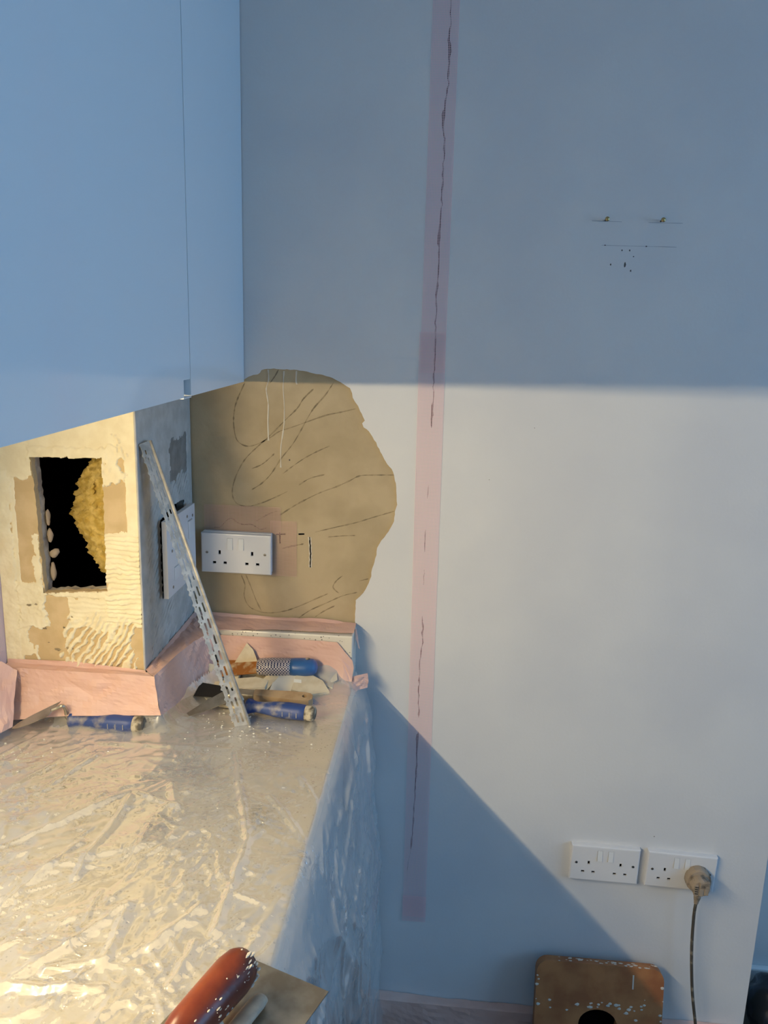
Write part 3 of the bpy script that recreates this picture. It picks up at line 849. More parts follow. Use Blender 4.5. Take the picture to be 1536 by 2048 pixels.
for y, z in ((-.185, 1.205), (-.185, 1.135), (-.062, 1.245), (-.062, 1.145), (-.095, 1.250)):
    wobj('screw', tube([(fx - .001, y, z), (fx + .0008, y, z)], .003, 10), M['screw'], cpl)
wobj('mounting_lug', box(-.55, fx - .009, -.15, -.10, 1.19, 1.20), M['screw'], cpl)

# ------------------------------------------------------------------ screws in the wall
for x, z, l in ((.2597, 1.8212, 'brass screw left in the wall on a pencil line, left of the pair'), (.3590, 1.8212, 'brass screw left in the wall on a pencil line, right of the pair')):
    t = thing('brass_screw', (x, 0, z), l, 'screw', 'brass screws in the wall')
    obj('shank', tube([(0, .002, 0), (.001, -.014, .001)], .0017, 8), M['dark_steel'], t)
    obj('head', tube([(.001, -.013, .001), (.001, -.0155, .001), (.0011, -.018, .0012)], [.0022, .0042, .0036], 14), M['brass'], t, True)

# ------------------------------------------------------------------ pink scrim tape: real threads
def scrim(name, label, x0, x1, z0, z1, y, pitch, lean=0.0, wth=.00036, group=None, tint='mesh'):
    bm = bmesh.new()
    def strip(ax, az, bx, bz, yy):
        dx, dz = bx - ax, bz - az; l = math.hypot(dx, dz); nx, nz = -dz / l * wth, dx / l * wth
        bm.faces.new([bm.verts.new(q) for q in ((ax + nx, yy, az + nz), (bx + nx, yy, bz + nz), (bx - nx, yy, bz - nz), (ax - nx, yy, az - nz))])
    off = lambda z: lean * (z - z0)
    n = max(2, int((x1 - x0) / pitch))
    seg = max(1, int((z1 - z0) / .1))
    for i in range(n + 1):
        x = x0 + (x1 - x0) * i / n
        for k in range(seg):
            za, zb = z0 + (z1 - z0) * k / seg, z0 + (z1 - z0) * (k + 1) / seg
            strip(x + off(za), za, x + off(zb), zb, y - .0003)
    m_ = int((z1 - z0) / pitch)
    for j in range(m_ + 1):
        z = z0 + (z1 - z0) * j / m_
        strip(x0 + off(z), z, x1 + off(z), z, y)
    bmesh.ops.translate(bm, verts=bm.verts, vec=(-(x0 + x1) / 2, 0, -z0))
    me = bpy.data.meshes.new(name); bm.to_mesh(me); bm.free(); me.materials.append(M[tint])
    o = bpy.data.objects.new(name, me); C.objects.link(o); o.location = ((x0 + x1) / 2, 0, z0)
    return tag(o, label, 'tape', group)


scrim('scrim_tape', 'pink mesh tape over the crack, upper length reaching the ceiling', -.0692, -.0228, 1.536, 2.48, -.0006, .0028, -.0005)
scrim('scrim_tape', 'pink mesh tape over the crack, long lower length ending near the skirting', -.0648, -.0150, .317, 1.612, -.0014, .0028, -.006, wth=.00032)
scrim('scrim_tape', 'short pink mesh tape lapped over the lower end of the crack tape', -.066, -.0145, .305, .37, -.0022, .0028)
scrim('scrim_tape', 'square of pink mesh tape right of the socket on bare plaster', -.366, -.3125, 1.108, 1.2245, .0022, .0029, wth=.0004, tint='mesh_tan')
scrim('scrim_tape', 'strip of pink mesh tape above the socket on bare plaster', -.505, -.346, 1.198, 1.253, .0016, .0029, wth=.0004, tint='mesh_tan')
t_ = scrim('scrim_tape', 'pink mesh tape in the corner left of the boxing', .0, .05, 1.0, 1.25, .0, .0029)
t_.rotation_euler = (0, 0, math.radians(-90)); t_.location = (XL + .0012, -.318, 1.0)

# ------------------------------------------------------------------ worktop, upstand, base unit
wt = obj('worktop', box(XL + .0005, -.180, -2.45, -.0005, ZW - .038, ZW, bev=.006, seg=3), M['worktop'])
tag(wt, 'white speckled worktop under the plastic sheet', 'worktop')
us = thing('upstand', (XL, 0, ZW), 'low white speckled upstand round the boxing, covered in pink tape', 'upstand')
wobj('upstand_section', box(XL + .0005, XB + .022, YB - .020, YB - .0045, ZW + .0003, 1.009, bev=.002), M['worktop'], us)
wobj('upstand_section', box(XB + .0025, XB + .022, YB - .004, -.0655, ZW + .0003, 1.009, bev=.002), M['worktop'], us)
wobj('upstand_section', box(XB + .0025, -.184, -.065, -.0005, ZW + .0003, 1.0085, bev=.003), M['worktop'], us)

bu = thing('base_cabinet', (-.5, -.8, 0), 'white base cabinet below the worktop, behind the hanging sheet', 'cabinet')
wobj('carcass', box(XL + .001, -.225, -2.45, -.001, .15, ZW - .0385), M['base_unit'], bu)
wobj('plinth', box(XL + .001, -.26, -2.45, -.001, 0, .15), M['base_unit'], bu)
for y0, y1 in ((-.60, -.012), (-1.2, -.604), (-1.8, -1.204), (-2.45, -1.804)):
    wobj('door', box(-.2245, -.205, y0, y1, .155, ZW - .042, bev=.001, seg=1), M['base_unit'], bu)

# pink masking: sheets draped as grids
def drape(name, label, rows, nsub=10, amp=.0022, m='pink', seed=0, cat='masking tape', group=None, freq=40, thick=0.0006, smooth=False):
    """rows: list of polylines (each the same number of points) lofted and rumpled"""
    R = [[Vector(p) for p in r] for r in rows]
    nr = len(R); nc = len(R[0])
    rr = []
    for r in R:
        line = []
        for i in range(nc - 1):
            n = max(2, int((r[i + 1] - r[i]).length / .008)) if False else nsub
            line += [r[i].lerp(r[i + 1], k / n) for k in range(n)]
        line.append(r[-1]); rr.append(line)
    full = []
    for i in range(nr - 1):
        n = 5
        full += [[a_.lerp(b_, k / n) for a_, b_ in zip(rr[i], rr[i + 1])] for k in range(n)]
    full.append(rr[-1])
    nu, nv = len(full), len(full[0])
    P = np.array([[list(p) for p in l] for l in full])
    du = np.gradient(P, axis=0); dv = np.gradient(P, axis=1)
    nrm = np.cross(dv, du); nrm /= np.linalg.norm(nrm, axis=2, keepdims=True) + 1e-9
    arc = np.cumsum(np.linalg.norm(dv, axis=2), axis=1); arcu = np.cumsum(np.linalg.norm(du, axis=2), axis=0)
    n_ = fbm(arc * freq + seed * 13, arcu * freq * 1.6 + seed * 7, 3)
    n2_ = 1 - np.abs(2 * fbm(arc * freq * .6 + arcu * freq * .8 + seed * 5, arcu * freq * .7 - arc * freq * .2, 2) - 1)
    P = P + nrm * ((n_ - .5)[..., None] * amp * 1.2 + ((n2_ - .72) * amp * 2.2)[..., None])
    off = P.reshape(-1, 3).mean(0)
    o = pydata(name, P.reshape(-1, 3), grid_faces(nu, nv), M[m], None, smooth, off=off)
    md = o.modifiers.new('thick', 'SOLIDIFY'); md.thickness = thick; md.offset = 0
    if label: tag(o, label, cat, group)
    return o


ZT = 1.0125
# on the ledge: from the wall line out to the crease
drape('masking_tape', 'pink masking tape along the ledge in front of the boxing',
      [[(XL + .003, YB - .0035, 1.020), (-.66, YB - .0035, 1.022), (XB + .002, YB - .0035, 1.014)],
       [(XL + .003, YB - .006, ZT + .002), (-.66, YB - .006, ZT + .001), (XB + .004, YB - .006, ZT)],
       [(XL + .003, YB - .024, ZT), (-.66, YB - .024, ZT), (XB + .026, YB - .024, ZT)],
       [(XL + .003, YB - .027, .985), (-.66, YB - .026, .983), (XB + .029, YB - .026, .985)],
       [(XL + .003, YB - .034, .950), (-.66, YB - .034, .958), (XB + .034, YB - .030, .966)],
       [(XL + .003, YB - .058, .925), (-.66, YB - .046, .937), (XB + .040, YB - .036, .945)]], 18, .0030, seed=1)
drape('masking_tape', 'pink masking tape down the side of the boxing into the corner',
      [[(XB + .003, YB - .004, 1.014), (XB + .003, -.20, 1.018), (XB + .003, -.11, 1.020), (XB + .003, -.003, 1.024)],
       [(XB + .006, YB - .006, ZT + .001), (XB + .008, -.20, ZT + .002), (XB + .010, -.11, ZT + .003), (XB + .010, -.008, ZT + .004)],
       [(XB + .025, YB - .0235, ZT), (XB + .034, -.215, ZT + .001), (XB + .046, -.150, ZT + .002), (XB + .066, -.095, ZT + .002)],
       [(XB + .029, YB - .025, .985), (XB + .037, -.215, .985), (XB + .049, -.152, .980), (XB + .068, -.099, .975)],
       [(XB + .034, YB - .030, .966), (XB + .042, -.222, .955), (XB + .054, -.160, .942), (XB + .072, -.105, .930)],
       [(XB + .040, YB - .036, .945), (XB + .050, -.23, .932), (XB + .062, -.168, .920), (XB + .078, -.112, .913)]], 14, .0026, seed=2)
drape('masking_tape', 'pink masking tape on top of the ledge under the bare plaster',
      [[(XB + .012, -.003, 1.022), (-.35, -.003, 1.018), (-.26, -.003, 1.020), (-.185, -.003, 1.014)],
       [(XB + .014, -.010, ZT + .003), (-.35, -.010, ZT + .002), (-.26, -.010, ZT + .002), (-.184, -.010, ZT + .001)],
       [(XB + .064, -.085, ZT + .001), (-.35, -.058, ZT), (-.26, -.056, ZT), (-.183, -.054, ZT - .001)]], 14, .0016, seed=3)
drape('masking_tape', 'pink masking tape on the ledge front behind the tools, torn at the right end',
      [[(-.462, -.0705, .998), (-.38, -.0690, .998), (-.30, -.0685, .998), (-.215, -.0685, .996), (-.183, -.068, .958)],
       [(-.462, -.0725, .972), (-.38, -.0705, .972), (-.30, -.0700, .972), (-.205, -.0705, .966), (-.180, -.070, .942)],
       [(-.462, -.078, .945), (-.38, -.075, .945), (-.30, -.074, .945), (-.20, -.075, .940), (-.182, -.074, .928)],
       [(-.462, -.085, .918), (-.38, -.083, .918), (-.30, -.081, .918), (-.20, -.083, .920), (-.182, -.082, .918)]], 12, .0014, seed=4)
drape('masking_tape', 'crumpled pink tape flag sticking out beyond the worktop corner',
      [[(-.205, -.074, .926), (-.178, -.070, .925), (-.152, -.055, .927)],
       [(-.203, -.080, .915), (-.177, -.074, .912), (-.150, -.058, .913)],
       [(-.196, -.088, .9105), (-.175, -.080, .898), (-.151, -.062, .898)]], 8, .0035, seed=5, freq=70)
drape('masking_tape', 'loose upright pink tape end at the far left behind the trowel',
      [[(XL + .004, -.34, 1.035), (XL + .012, -.33, 1.030), (XL + .035, -.322, 1.012)],
       [(XL + .004, -.40, .99), (XL + .014, -.385, .985), (XL + .040, -.345, .975)],
       [(XL + .004, -.46, .935), (XL + .020, -.44, .928), (XL + .046, -.37, .928)]], 10, .004, seed=6, freq=50)
drape('masking_tape', 'thin white-backed tape curl hanging at the right end of the ledge',
      [[(-.1835, -.03, 1.012), (-.1815, -.02, 1.008)], [(-.180, -.035, .99), (-.177, -.022, .985)], [(-.174, -.040, .975), (-.172, -.036, .970)]], 5, .0006, seed=7)
drape('masking_tape', 'pink masking tape along the skirting of the end wall',
      [[(-.155, -.0012, .106), (-.12, -.0012, .112), (.05, -.0012, .105), (.22, -.0012, .106), (.45, -.0012, .104), (XE - .01, -.0012, .104)],
       [(-.155, -.0205, .101), (-.12, -.0205, .103), (.05, -.0205, .1015), (.22, -.0205, .1015), (.45, -.0205, .1015), (XE - .01, -.0205, .1015)],
       [(-.155, -.0215, .05), (-.12, -.0215, .05), (.05, -.0215, .05), (.22, -.0215, .05), (.45, -.0215, .05), (XE - .01, -.0215, .05)],
       [(-.155, -.024, .004), (-.12, -.024, .004), (.05, -.024, .004), (.22, -.024, .004), (.45, -.024, .004), (XE - .01, -.024, .004)]], 14, .0016, seed=8)

# ------------------------------------------------------------------ polythene sheet
def film_sheet():
    # a runs across: 0 at the back wall, along the worktop, over the edge and down; t runs along Y
    W_ = -.178 - (XL + .004); DROP = .86
    nt_ = 430
    a = np.concatenate([np.linspace(0, W_, 236), W_ + np.linspace(0, DROP, 151)[1:]])
    t = np.linspace(-.018, -1.50, nt_)
    A, T = np.meshgrid(a, t, indexing='ij')
    X0 = XL + .004 + np.minimum(A, W_)
    D = np.maximum(A - W_, 0)
    # wrinkles
    def folds(u, v, ang, sc_, ar, p, seed):
        c, s = math.cos(ang), math.sin(ang)
        p1 = (u * c + v * s) * sc_ / ar; q1 = (-u * s + v * c) * sc_
        wv = fbm(p1 * 1.3 + seed, q1 * .35 + seed * 2, 3)
        n = fbm(p1 + seed * 3 + 1.5 * wv, q1 + seed + 2.0 * wv, 2)
        return (1 - np.abs(2 * n - 1)) ** p
    left = 1 - sstep(-.42, -.28, X0)
    h = .0055 * (folds(X0, T, math.radians(48), 9, 5, 5, 2) - .35) * left
    h = h + .004 * (folds(X0, T, math.radians(22), 13, 6, 6, 5) - .35) * (.35 + .65 * left)
    h = h + .003 * (folds(X0, T, math.radians(-35), 16, 6, 6, 8) - .3) * (1 - left)
    h = h + .0018 * (folds(X0, T, math.radians(62), 42, 3.5, 9, 11) - .15)
    h = h + .0012 * (folds(X0, T, math.radians(-20), 60, 3.0, 10, 15) - .12)
    h = h + .0004 * (folds(X0, T, math.radians(75), 120, 2.5, 4, 21) - .3)
    patchy = sstep(.56, .68, fbm(X0 * 9 + 3, T * 9 + 5, 3))
    h = h + .0022 * patchy * (folds(X0, T, math.radians(60), 95, 2.2, 3, 31) - .3)
    # single creases and crumpled spots pressed into the film
    rg = np.random.RandomState(12)
    cr = np.zeros_like(A)

    def crease(x, y, ang, ln, hgt, wd):
        px, py = x, y
        nseg = max(2, int(ln / .035))
        for q in range(nseg):
            ang2 = ang + rg.normal(0, .16)
            qx, qy = px + math.cos(ang2) * ln / nseg, py + math.sin(ang2) * ln / nseg
            m_ = (A > min(px, qx) - .012) & (A < max(px, qx) + .012) & (T > min(py, qy) - .012) & (T < max(py, qy) + .012)
            if m_.any():
                dx, dy = qx - px, qy - py; l2 = dx * dx + dy * dy
                u_ = ((A[m_] - px) * dx + (T[m_] - py) * dy) / l2
                uc = np.clip(u_, 0, 1)
                dist_ = np.hypot(A[m_] - px - uc * dx, T[m_] - py - uc * dy)
                fade = math.sin(math.pi * (q + .6) / (nseg + .2))
                cr[m_] = np.maximum(cr[m_], hgt * fade * np.clip(1 - dist_ / wd, 0, 1))
            px, py = qx, qy
    for k in range(170):
        x = rg.uniform(.02, W_ + .02); y = rg.uniform(-1.05, -.36)
        if x < .36: ang = rg.normal(.62, .30)
        else: ang = rg.choice([rg.normal(-.75, .25), rg.normal(1.15, .25)])
        crease(x, y, ang, rg.uniform(.05, .22), rg.uniform(.0012, .0034), rg.uniform(.004, .007))
    for k in range(60):                                  # short pleats running over the front edge by the tools
        crease(rg.uniform(W_ - .17, W_ - .03), rg.uniform(-.52, -.12), rg.normal(-.42, .12), rg.uniform(.03, .09), rg.uniform(.001, .0022), .0042)
    for k in range(34):                                  # crumpled spots
        x0, y0, a0 = rg.uniform(.02, W_ - .03), rg.uniform(-1.2, -.40), rg.normal(.9, .4)
        for q in range(rg.randint(6, 13)):
            crease(x0 + rg.normal(0, .016), y0 + rg.normal(0, .026), a0 + rg.normal(0, .35), rg.uniform(.015, .05), rg.uniform(.0018, .0040), rg.uniform(.0032, .005))
    for ax_, ay_, bx_, by_ in ([0.201, -0.378, 0.288, -0.374],[0.288, -0.374, 0.442, -0.365],[0.114, -0.541, 0.19, -0.394],[0.165, -0.548, 0.217, -0.415],[0.186, -0.668, 0.309, -0.516],[0.314, -0.715, 0.316, -0.529],[0.317, -0.515, 0.394, -0.545],[0.394, -0.545, 0.364, -0.48],[0.315, -0.899, 0.372, -0.812],[0.372, -0.812, 0.402, -0.757],[0.405, -0.757, 0.412, -0.847],[0.412, -0.847, 0.352, -0.869],[0.455, -0.823, 0.493, -0.751],[0.5, -0.874, 0.505, -0.809],[0.433, -0.361, 0.519, -0.615],[0.519, -0.615, 0.523, -0.79],[0.569, -0.825, 0.588, -0.721],[0.56, -0.44, 0.655, -0.598],[0.525, -0.502, 0.608, -0.615],[0.313, -0.895, 0.424, -0.889],[0.249, -0.78, 0.288, -0.644]):
        m0 = math.hypot(bx_ - ax_, by_ - ay_)
        dist_ = None
        u_ = np.clip(((A - ax_) * (bx_ - ax_) + (T - ay_) * (by_ - ay_)) / m0 ** 2, 0, 1)
        wob = .006 * (fbm(u_ * 6 + ax_ * 50, u_ * 0 + ay_ * 9) - .5)
        dist_ = np.hypot(A - ax_ - u_ * (bx_ - ax_) + wob, T - ay_ - u_ * (by_ - ay_) + wob)
        wd = .010
        cr = np.maximum(cr, .0060 * np.clip(1 - dist_ / wd, 0, 1) ** 1.2)
    for k in range(70):                                  # hanging pleats
        crease(W_ + rg.uniform(.01, .3), rg.uniform(-.95, -.02), rg.normal(-.12, .22), rg.uniform(.10, .34), rg.uniform(.0012, .0034), rg.uniform(.007, .012))
    h = h + cr
    far = sstep(-.42, -.34, T)            # calm under the tools
    calm = 1 - .72 * far
    edge = np.clip((W_ - A) / .06, 0, 1) ** .5
    h = np.maximum(h * calm * edge + .0030, .0012) + .0006
    # rise up the upstand
    xr = XB + .034
    dy_front = np.where(X0 < xr, (YB - .026) - T, 1.0)     # distance in front of the boxing upstand
    dx_side = X0 - (XB + .036 + .045 * sstep(-.25, -.09, T))
    dy_end = (-.075) - T
    dist = np.where(X0 < xr, dy_front, np.minimum(np.where(T > YB - .05, dx_side, 1.0), dy_end))
    # corner in front of the boxing
    dc = np.hypot(np.maximum(X0 - xr, 0), np.maximum(YB - .026 - T, 0))
    dist = np.where((X0 >= xr) & (T < YB - .026), np.minimum(dc, dy_end), dist)
    rise = .034 * np.exp(-np.maximum(dist, 0) / .020) * (0.6 + .8 * fbm(X0 * 20, T * 20))
    rise = np.where(D > 0, 0, rise * np.clip((W_ - A) / .05, 0, 1))
    Z = ZW + h + rise
    X = X0.copy()
    # over the edge: rounded shoulder then hanging, flaring towards the floor
    dd = D
    vf = folds(dd * .35, T, math.radians(90 - 4), 9, 5, 3, 41) - .45
    vf2 = folds(dd * .5, T + dd * .25, math.radians(86), 24, 6, 4, 45) - .35
    vf3 = folds(dd, T - dd * .4, math.radians(70), 70, 3, 4, 49) - .3
    ramp = sstep(0, .10, dd)
    out = .006 * (1 - np.exp(-dd / .01)) + .030 * (1 - np.exp(-dd / .12)) + .045 * dd + ramp * (.010 * vf + .007 * vf2 + .0012 * vf3 + 1.1 * cr)
    out = np.maximum(out, .0035 + .0)
    X = np.where(D > 0, -.178 + out, X)
    Z = np.where(D > 0, ZW + .004 - dd * .985 + .004 * np.exp(-dd / .01) * 0, Z)
    Yv = T + np.where(D > 0, ramp * .012 * (fbm(dd * 9, T * 12) - .5), 0) + .003 * (fbm(A * 30, T * 30 + 4) - .5)
    Yv = np.minimum(Yv, -.004)
    P = np.stack([X, Yv, Z], -1)
    keep = np.ones((len(a) - 1, nt_ - 1), bool)
    # nothing inside the boxing or behind the upstand
    bad = ((X0 < xr - .002) & (T > YB - .028)) | ((D == 0) & (T > -.076) & (X0 < -.205)) | ((D == 0) & (X0 < XB + .036 + .045 * sstep(-.25, -.09, T)) & (T > YB - .028))
    keep &= ~(bad[:-1, :-1] | bad[1:, :-1] | bad[:-1, 1:] | bad[1:, 1:])
    o = pydata('plastic_sheet', P.reshape(-1, 3), grid_faces(len(a), nt_, keep), M['film'], None, True, off=(-.178, -.6, ZW))
    return tag(o, 'crinkled clear polythene dust sheet draped over the worktop and its front', 'sheet')


film = film_sheet()

# ------------------------------------------------------------------ tools
def lathe_handle(name, m, parent, L, prof, n=20, fz=1.0, smooth=True):
    """handle along local +X from 0 to L; prof = [(t, radius)]; fz flattens it vertically"""
    bm = bmesh.new(); prev = None
    for t, r in prof:
        ring = [bm.verts.new((t * L, r * math.cos(2 * math.pi * k / n), r * fz * math.sin(2 * math.pi * k / n))) for k in range(n)]
        if prev:
            for k in range(n): bm.faces.new((prev[k], prev[(k + 1) % n], ring[(k + 1) % n], ring[k]))
        else: bm.faces.new(ring)
        prev = ring
    bm.faces.new(prev)
    return obj(name, bm, m, parent, smooth)


def plate_obj(name, outline, t, m, parent, mtx, holes=()):
    bm = holed(outline, list(holes), lambda a, b, d: mtx @ Vector((a, b, -d)), t)
    return obj(name, bm, m, parent)


def trowel(label, hl, hr, neck, blade_pts, rollseed):
    """blue pointing trowel: hl/hr = handle ends (world), neck = top of the crank, blade_pts = 4 corners (world)"""
    hl, hr = Vector(hl), Vector(hr)
    t = thing('pointing_trowel', hl, label, 'trowel', 'blue handled trowels on the worktop')
    d = hr - hl; L = d.length
    ang = math.atan2(d.y, d.x)
    hold = lathe_handle('handle', M['blue'], t, L, [(0, .0115), (.02, .0150), (.05, .0155), (.10, .0125), (.16, .0108), (.26, .0118), (.42, .0150), (.60, .0165), (.78, .0160), (.86, .0150), (.862, .0148)], fz=.92)
    hold.rotation_euler = (0, math.asin(-d.z / L), ang)
    cap = lathe_handle('end_cap', M['endcap'], t, L, [(.862, .0148), (.87, .0155), (.96, .0150), (.99, .0125), (1.0, .010)], fz=.92, smooth=False)
    cap.rotation_euler = hold.rotation_euler
    # raised marks on the grip
    for k in (.56, .66, .76):
        bm = box(k * L - .0006, k * L + .0006, -.0168, -.0135, -.0045, .0045)
        obj('grip_rib', bm, M['grime'], hold)
    nk = Vector(neck) - hl
    q = [Vector((.004, 0, 0)), Vector((-.004, 0, .002)), nk * .5 + Vector((0, 0, .004)), nk]
    bc = sum((Vector(p) for p in blade_pts), Vector()) / 4 - hl
    b0 = (Vector(blade_pts[0]) + Vector(blade_pts[1])) / 2 - hl
    q += [nk.lerp(b0, .6), b0.lerp(bc, .15)]
    obj('tang', tube(catmull(q, 4), .0038, 8, flat=.9), M['steel'], t, True)
    P = [Vector(p) - hl for p in blade_pts]
    nrm = (P[1] - P[0]).cross(P[3] - P[0]).normalized()
    if nrm.z < 0: nrm = -nrm
    bm = bmesh.new()
    # leaf outline: shoulder wide, rounded to the tip
    top = []; out = []
    edge = []
    for k in range(9):
        s = k / 8; wdt = math.sqrt(max(0, 1 - s ** 3.0)) * .92 + .08
        c = b0.lerp((P[2] + P[3]) / 2, s); half = (P[0] - P[1]).lerp(P[3] - P[2], s) * .5 * wdt
        edge.append((c + half, c - half))
    ring = [e[0] for e in edge] + [e[1] for e in edge[::-1]]
    tv = [bm.verts.new(p + nrm * .0007) for p in ring]; bv_ = [bm.verts.new(p - nrm * .0007) for p in ring]
    n = len(edge)
    for k in range(n - 1):
        bm.faces.new((tv[k], tv[k + 1], tv[2 * n - 2 - k], tv[2 * n - 1 - k])); bm.faces.new((bv_[k], bv_[2 * n - 1 - k], bv_[2 * n - 2 - k], bv_[k + 1]))
    for k in range(2 * n):
        bm.faces.new((tv[k], bv_[k], bv_[(k + 1) % (2 * n)], tv[(k + 1) % (2 * n)]))
    obj('blade', bm, M['steel'], t)
    return t


trowel('blue handled trowel with mortar on its blade, left, in front of the boxing', (-.6562, -.3285, .9275), (-.5190, -.3300, .9275),
       (-.6575, -.347, .962), [(-.6660, -.337, .965), (-.6790, -.360, .948), (-.7360, -.378, .922), (-.7420, -.366, .930)], 1)
trowel('blue handled trowel with clean leaf blade, right, under the metal bead', (-.3600, -.2360, .9285), (-.2285, -.2480, .9275),
       (-.380, -.2290, .950), [(-.4030, -.2080, .946), (-.3860, -.2330, .9365), (-.4660, -.2800, .9145), (-.4780, -.2730, .9165)], 2)

# scraper with rusty blade, dotted grip and blue end
t = thing('scraper', (-.3720, -.1000, .9465), 'scraper with rusty blade, dotted grip and blue rubber end behind the bead', 'scraper')
L = .122
lathe_handle('grip', M['grip'], t, L, [(0, .014), (.03, .0195), (.25, .0215), (.5, .0205), (.56, .0200)], fz=.85)
e_ = lathe_handle('handle_end', M['blue2'], t, L, [(.56, .0200), (.62, .0208), (.8, .0212), (.92, .0190), (.98, .013), (1.0, .004)], fz=.85)
obj('hang_hole', tube([(L * .84, 0, .0182), (L * .84, .0, .0172)], .0045, 12), M['endcap'], e_)
plate_obj('blade', [(0.006, -.016), (0.006, .016), (-.05, .020), (-.118, .024), (-.118, -.024), (-.05, -.020)], .0012, M['rust'], t,
          Matrix.Translation((0, 0, 0)) @ Matrix.Rotation(math.radians(26), 4, 'X') @ Matrix.Rotation(math.radians(-4), 4, 'Y'))
t.rotation_euler = (0, math.radians(-2), math.radians(3))

# wooden handled filling knife
t = thing('filling_knife', (-.3560, -.1900, .9275), 'wooden handled filling knife with a hanging hole, between the two handles', 'knife')
L = .1130
bm = holed([(0, -.0085), (.02, -.0100), (.06, -.0120), (.095, -.0130), (.107, -.011), (.1125, -.005), (.1125, .005), (.107, .011), (.095, .0130), (.06, .0120), (.02, .0100), (0, .0085)],
           [[(.097 + .0046 * math.cos(k), .001 + .0046 * math.sin(k)) for k in np.linspace(0, 6.2832, 13)[:-1]]], lambda a, b, d: (a, b, .0085 - d), .017)
bmesh.ops.bevel(bm, geom=[e for e in bm.edges if len(e.link_faces) == 2 and 1.2 < e.calc_face_angle(0) < 1.9], offset=.003, segments=2, affect='EDGES')
obj('handle', bm, M['wood'], t)
obj('ferrule', box(-.034, .001, -.0092, .0092, -.0075, .0075, bev=.002), M['steel'], t)
plate_obj('blade', [(-.03, -.008), (-.03, .008), (-.06, .017), (-.112, .021), (-.112, -.021), (-.06, -.017)], .0011, M['dark_steel'], t, Matrix.Rotation(math.radians(2), 4, 'Y'))
t.rotation_euler = (math.radians(12), math.radians(1), math.radians(-1))

# finishing trowel on the near corner of the worktop
A0 = Vector((-.2301, -.8235, 0)); A1 = Vector((-.1077, -.8714, 0))
ax = (A1 - A0).normalized(); ay = Vector((-ax.y, ax.x, 0)) * -1         # ay points back towards the camera
if ay.y > 0: ay = -ay
wid = (A1 - A0).length
org = (A0 + A1) / 2; org.z = .9185
t = thing('finishing_trowel', org, 'plastering trowel with steel blade and worn red handle at the worktop edge', 'trowel')
loc = lambda u, v, z: ax * u + ay * v + Vector((0, 0, z))
bm = holed([(-wid / 2, 0), (wid / 2, 0), (wid / 2, .28), (-wid / 2, .28)], [], lambda a, b, d: loc(a, b, .0012 - d), .0012)
obj('blade', bm, M['steel'], t)
bm = tube([loc(.012, .046, .006), loc(.012, .049, .0095), loc(.012, .058, .0105), loc(.012, .25, .0105)], [.003, .0082, .0098, .0098], 14, flat=.62)
obj('shank', bm, M['alu'], t, True)
hp = []; hr_ = []
for s, r in ((0, .010), (.02, .0165), (.08, .0205), (.2, .0225), (.5, .0215), (.8, .0200), (.97, .016), (1.0, .010)):
    hp.append(loc(-.013, .041 + s * .125, .040)); hr_.append(r)
hh = obj('handle', tube(hp, hr_, 22, flat=1.05), M['redwood'], t, True)
obj('handle_bracket', tube([loc(.008, .110, .008), loc(-.002, .108, .020), loc(-.013, .105, .034)], [.007, .008, .007], 8), M['alu'], t, True)
obj('handle_bracket', tube([loc(.008, .165, .008), loc(-.002, .162, .020), loc(-.013, .158, .034)], [.007, .008, .007], 8), M['alu'], t, True)
bm = bmesh.new(); random.seed(4)
for k in range(60):
    s = random.betavariate(1, 3.0) if k % 2 else random.betavariate(1, 1.2); a_ = random.gauss(1.15, .45)
    r = .0217 * (1 if s > .1 else .93)
    c = loc(-.013, .045 + s * .115, .040) + ax * (r * math.sin(a_)) + Vector((0, 0, r * math.cos(a_) * 1.04))
    g = bmesh.ops.create_icosphere(bm, subdivisions=1, radius=random.uniform(.0004, .0016) * (1.5 if s < .15 else .8))
    st_ = random.uniform(.6, 3.2)
    for v in g['verts']: v.co = c + Vector((v.co.x, v.co.y, v.co.z * .6)) + ay * (v.co.dot(ay)) * (st_ - 1)
sp = obj('plaster_splash', bm, M['spatter'], hh); sp['kind'] = 'stuff'

# galvanised angle bead leaning on the boxing
Lb, Rb = Vector((-.3690, -.2895, .9125)), Vector((-.3450, -.2765, .9125))
Lt, Rt = Vector((-.5262, -.283, 1.4180)), Vector((-.5180, -.2560, 1.4210))
bd = thing('angle_bead', (-.357, -.283, .9125), 'galvanised perforated angle bead leaning against the boxing corner', 'angle bead')
LEN = ((Lt + Rt) / 2 - (Lb + Rb) / 2).length; WD = .025


def bead_map(a, b, d):      # a across 0..WD (from the free edge to the nose), b along
    s = b / LEN
    l = Lb.lerp(Lt, s); r = Rb.lerp(Rt, s)
    p = l.lerp(r, a / WD)
    nrm = (r - l).cross(Lt - Lb).normalized()
    return p - nrm * d * 1 - bd.location


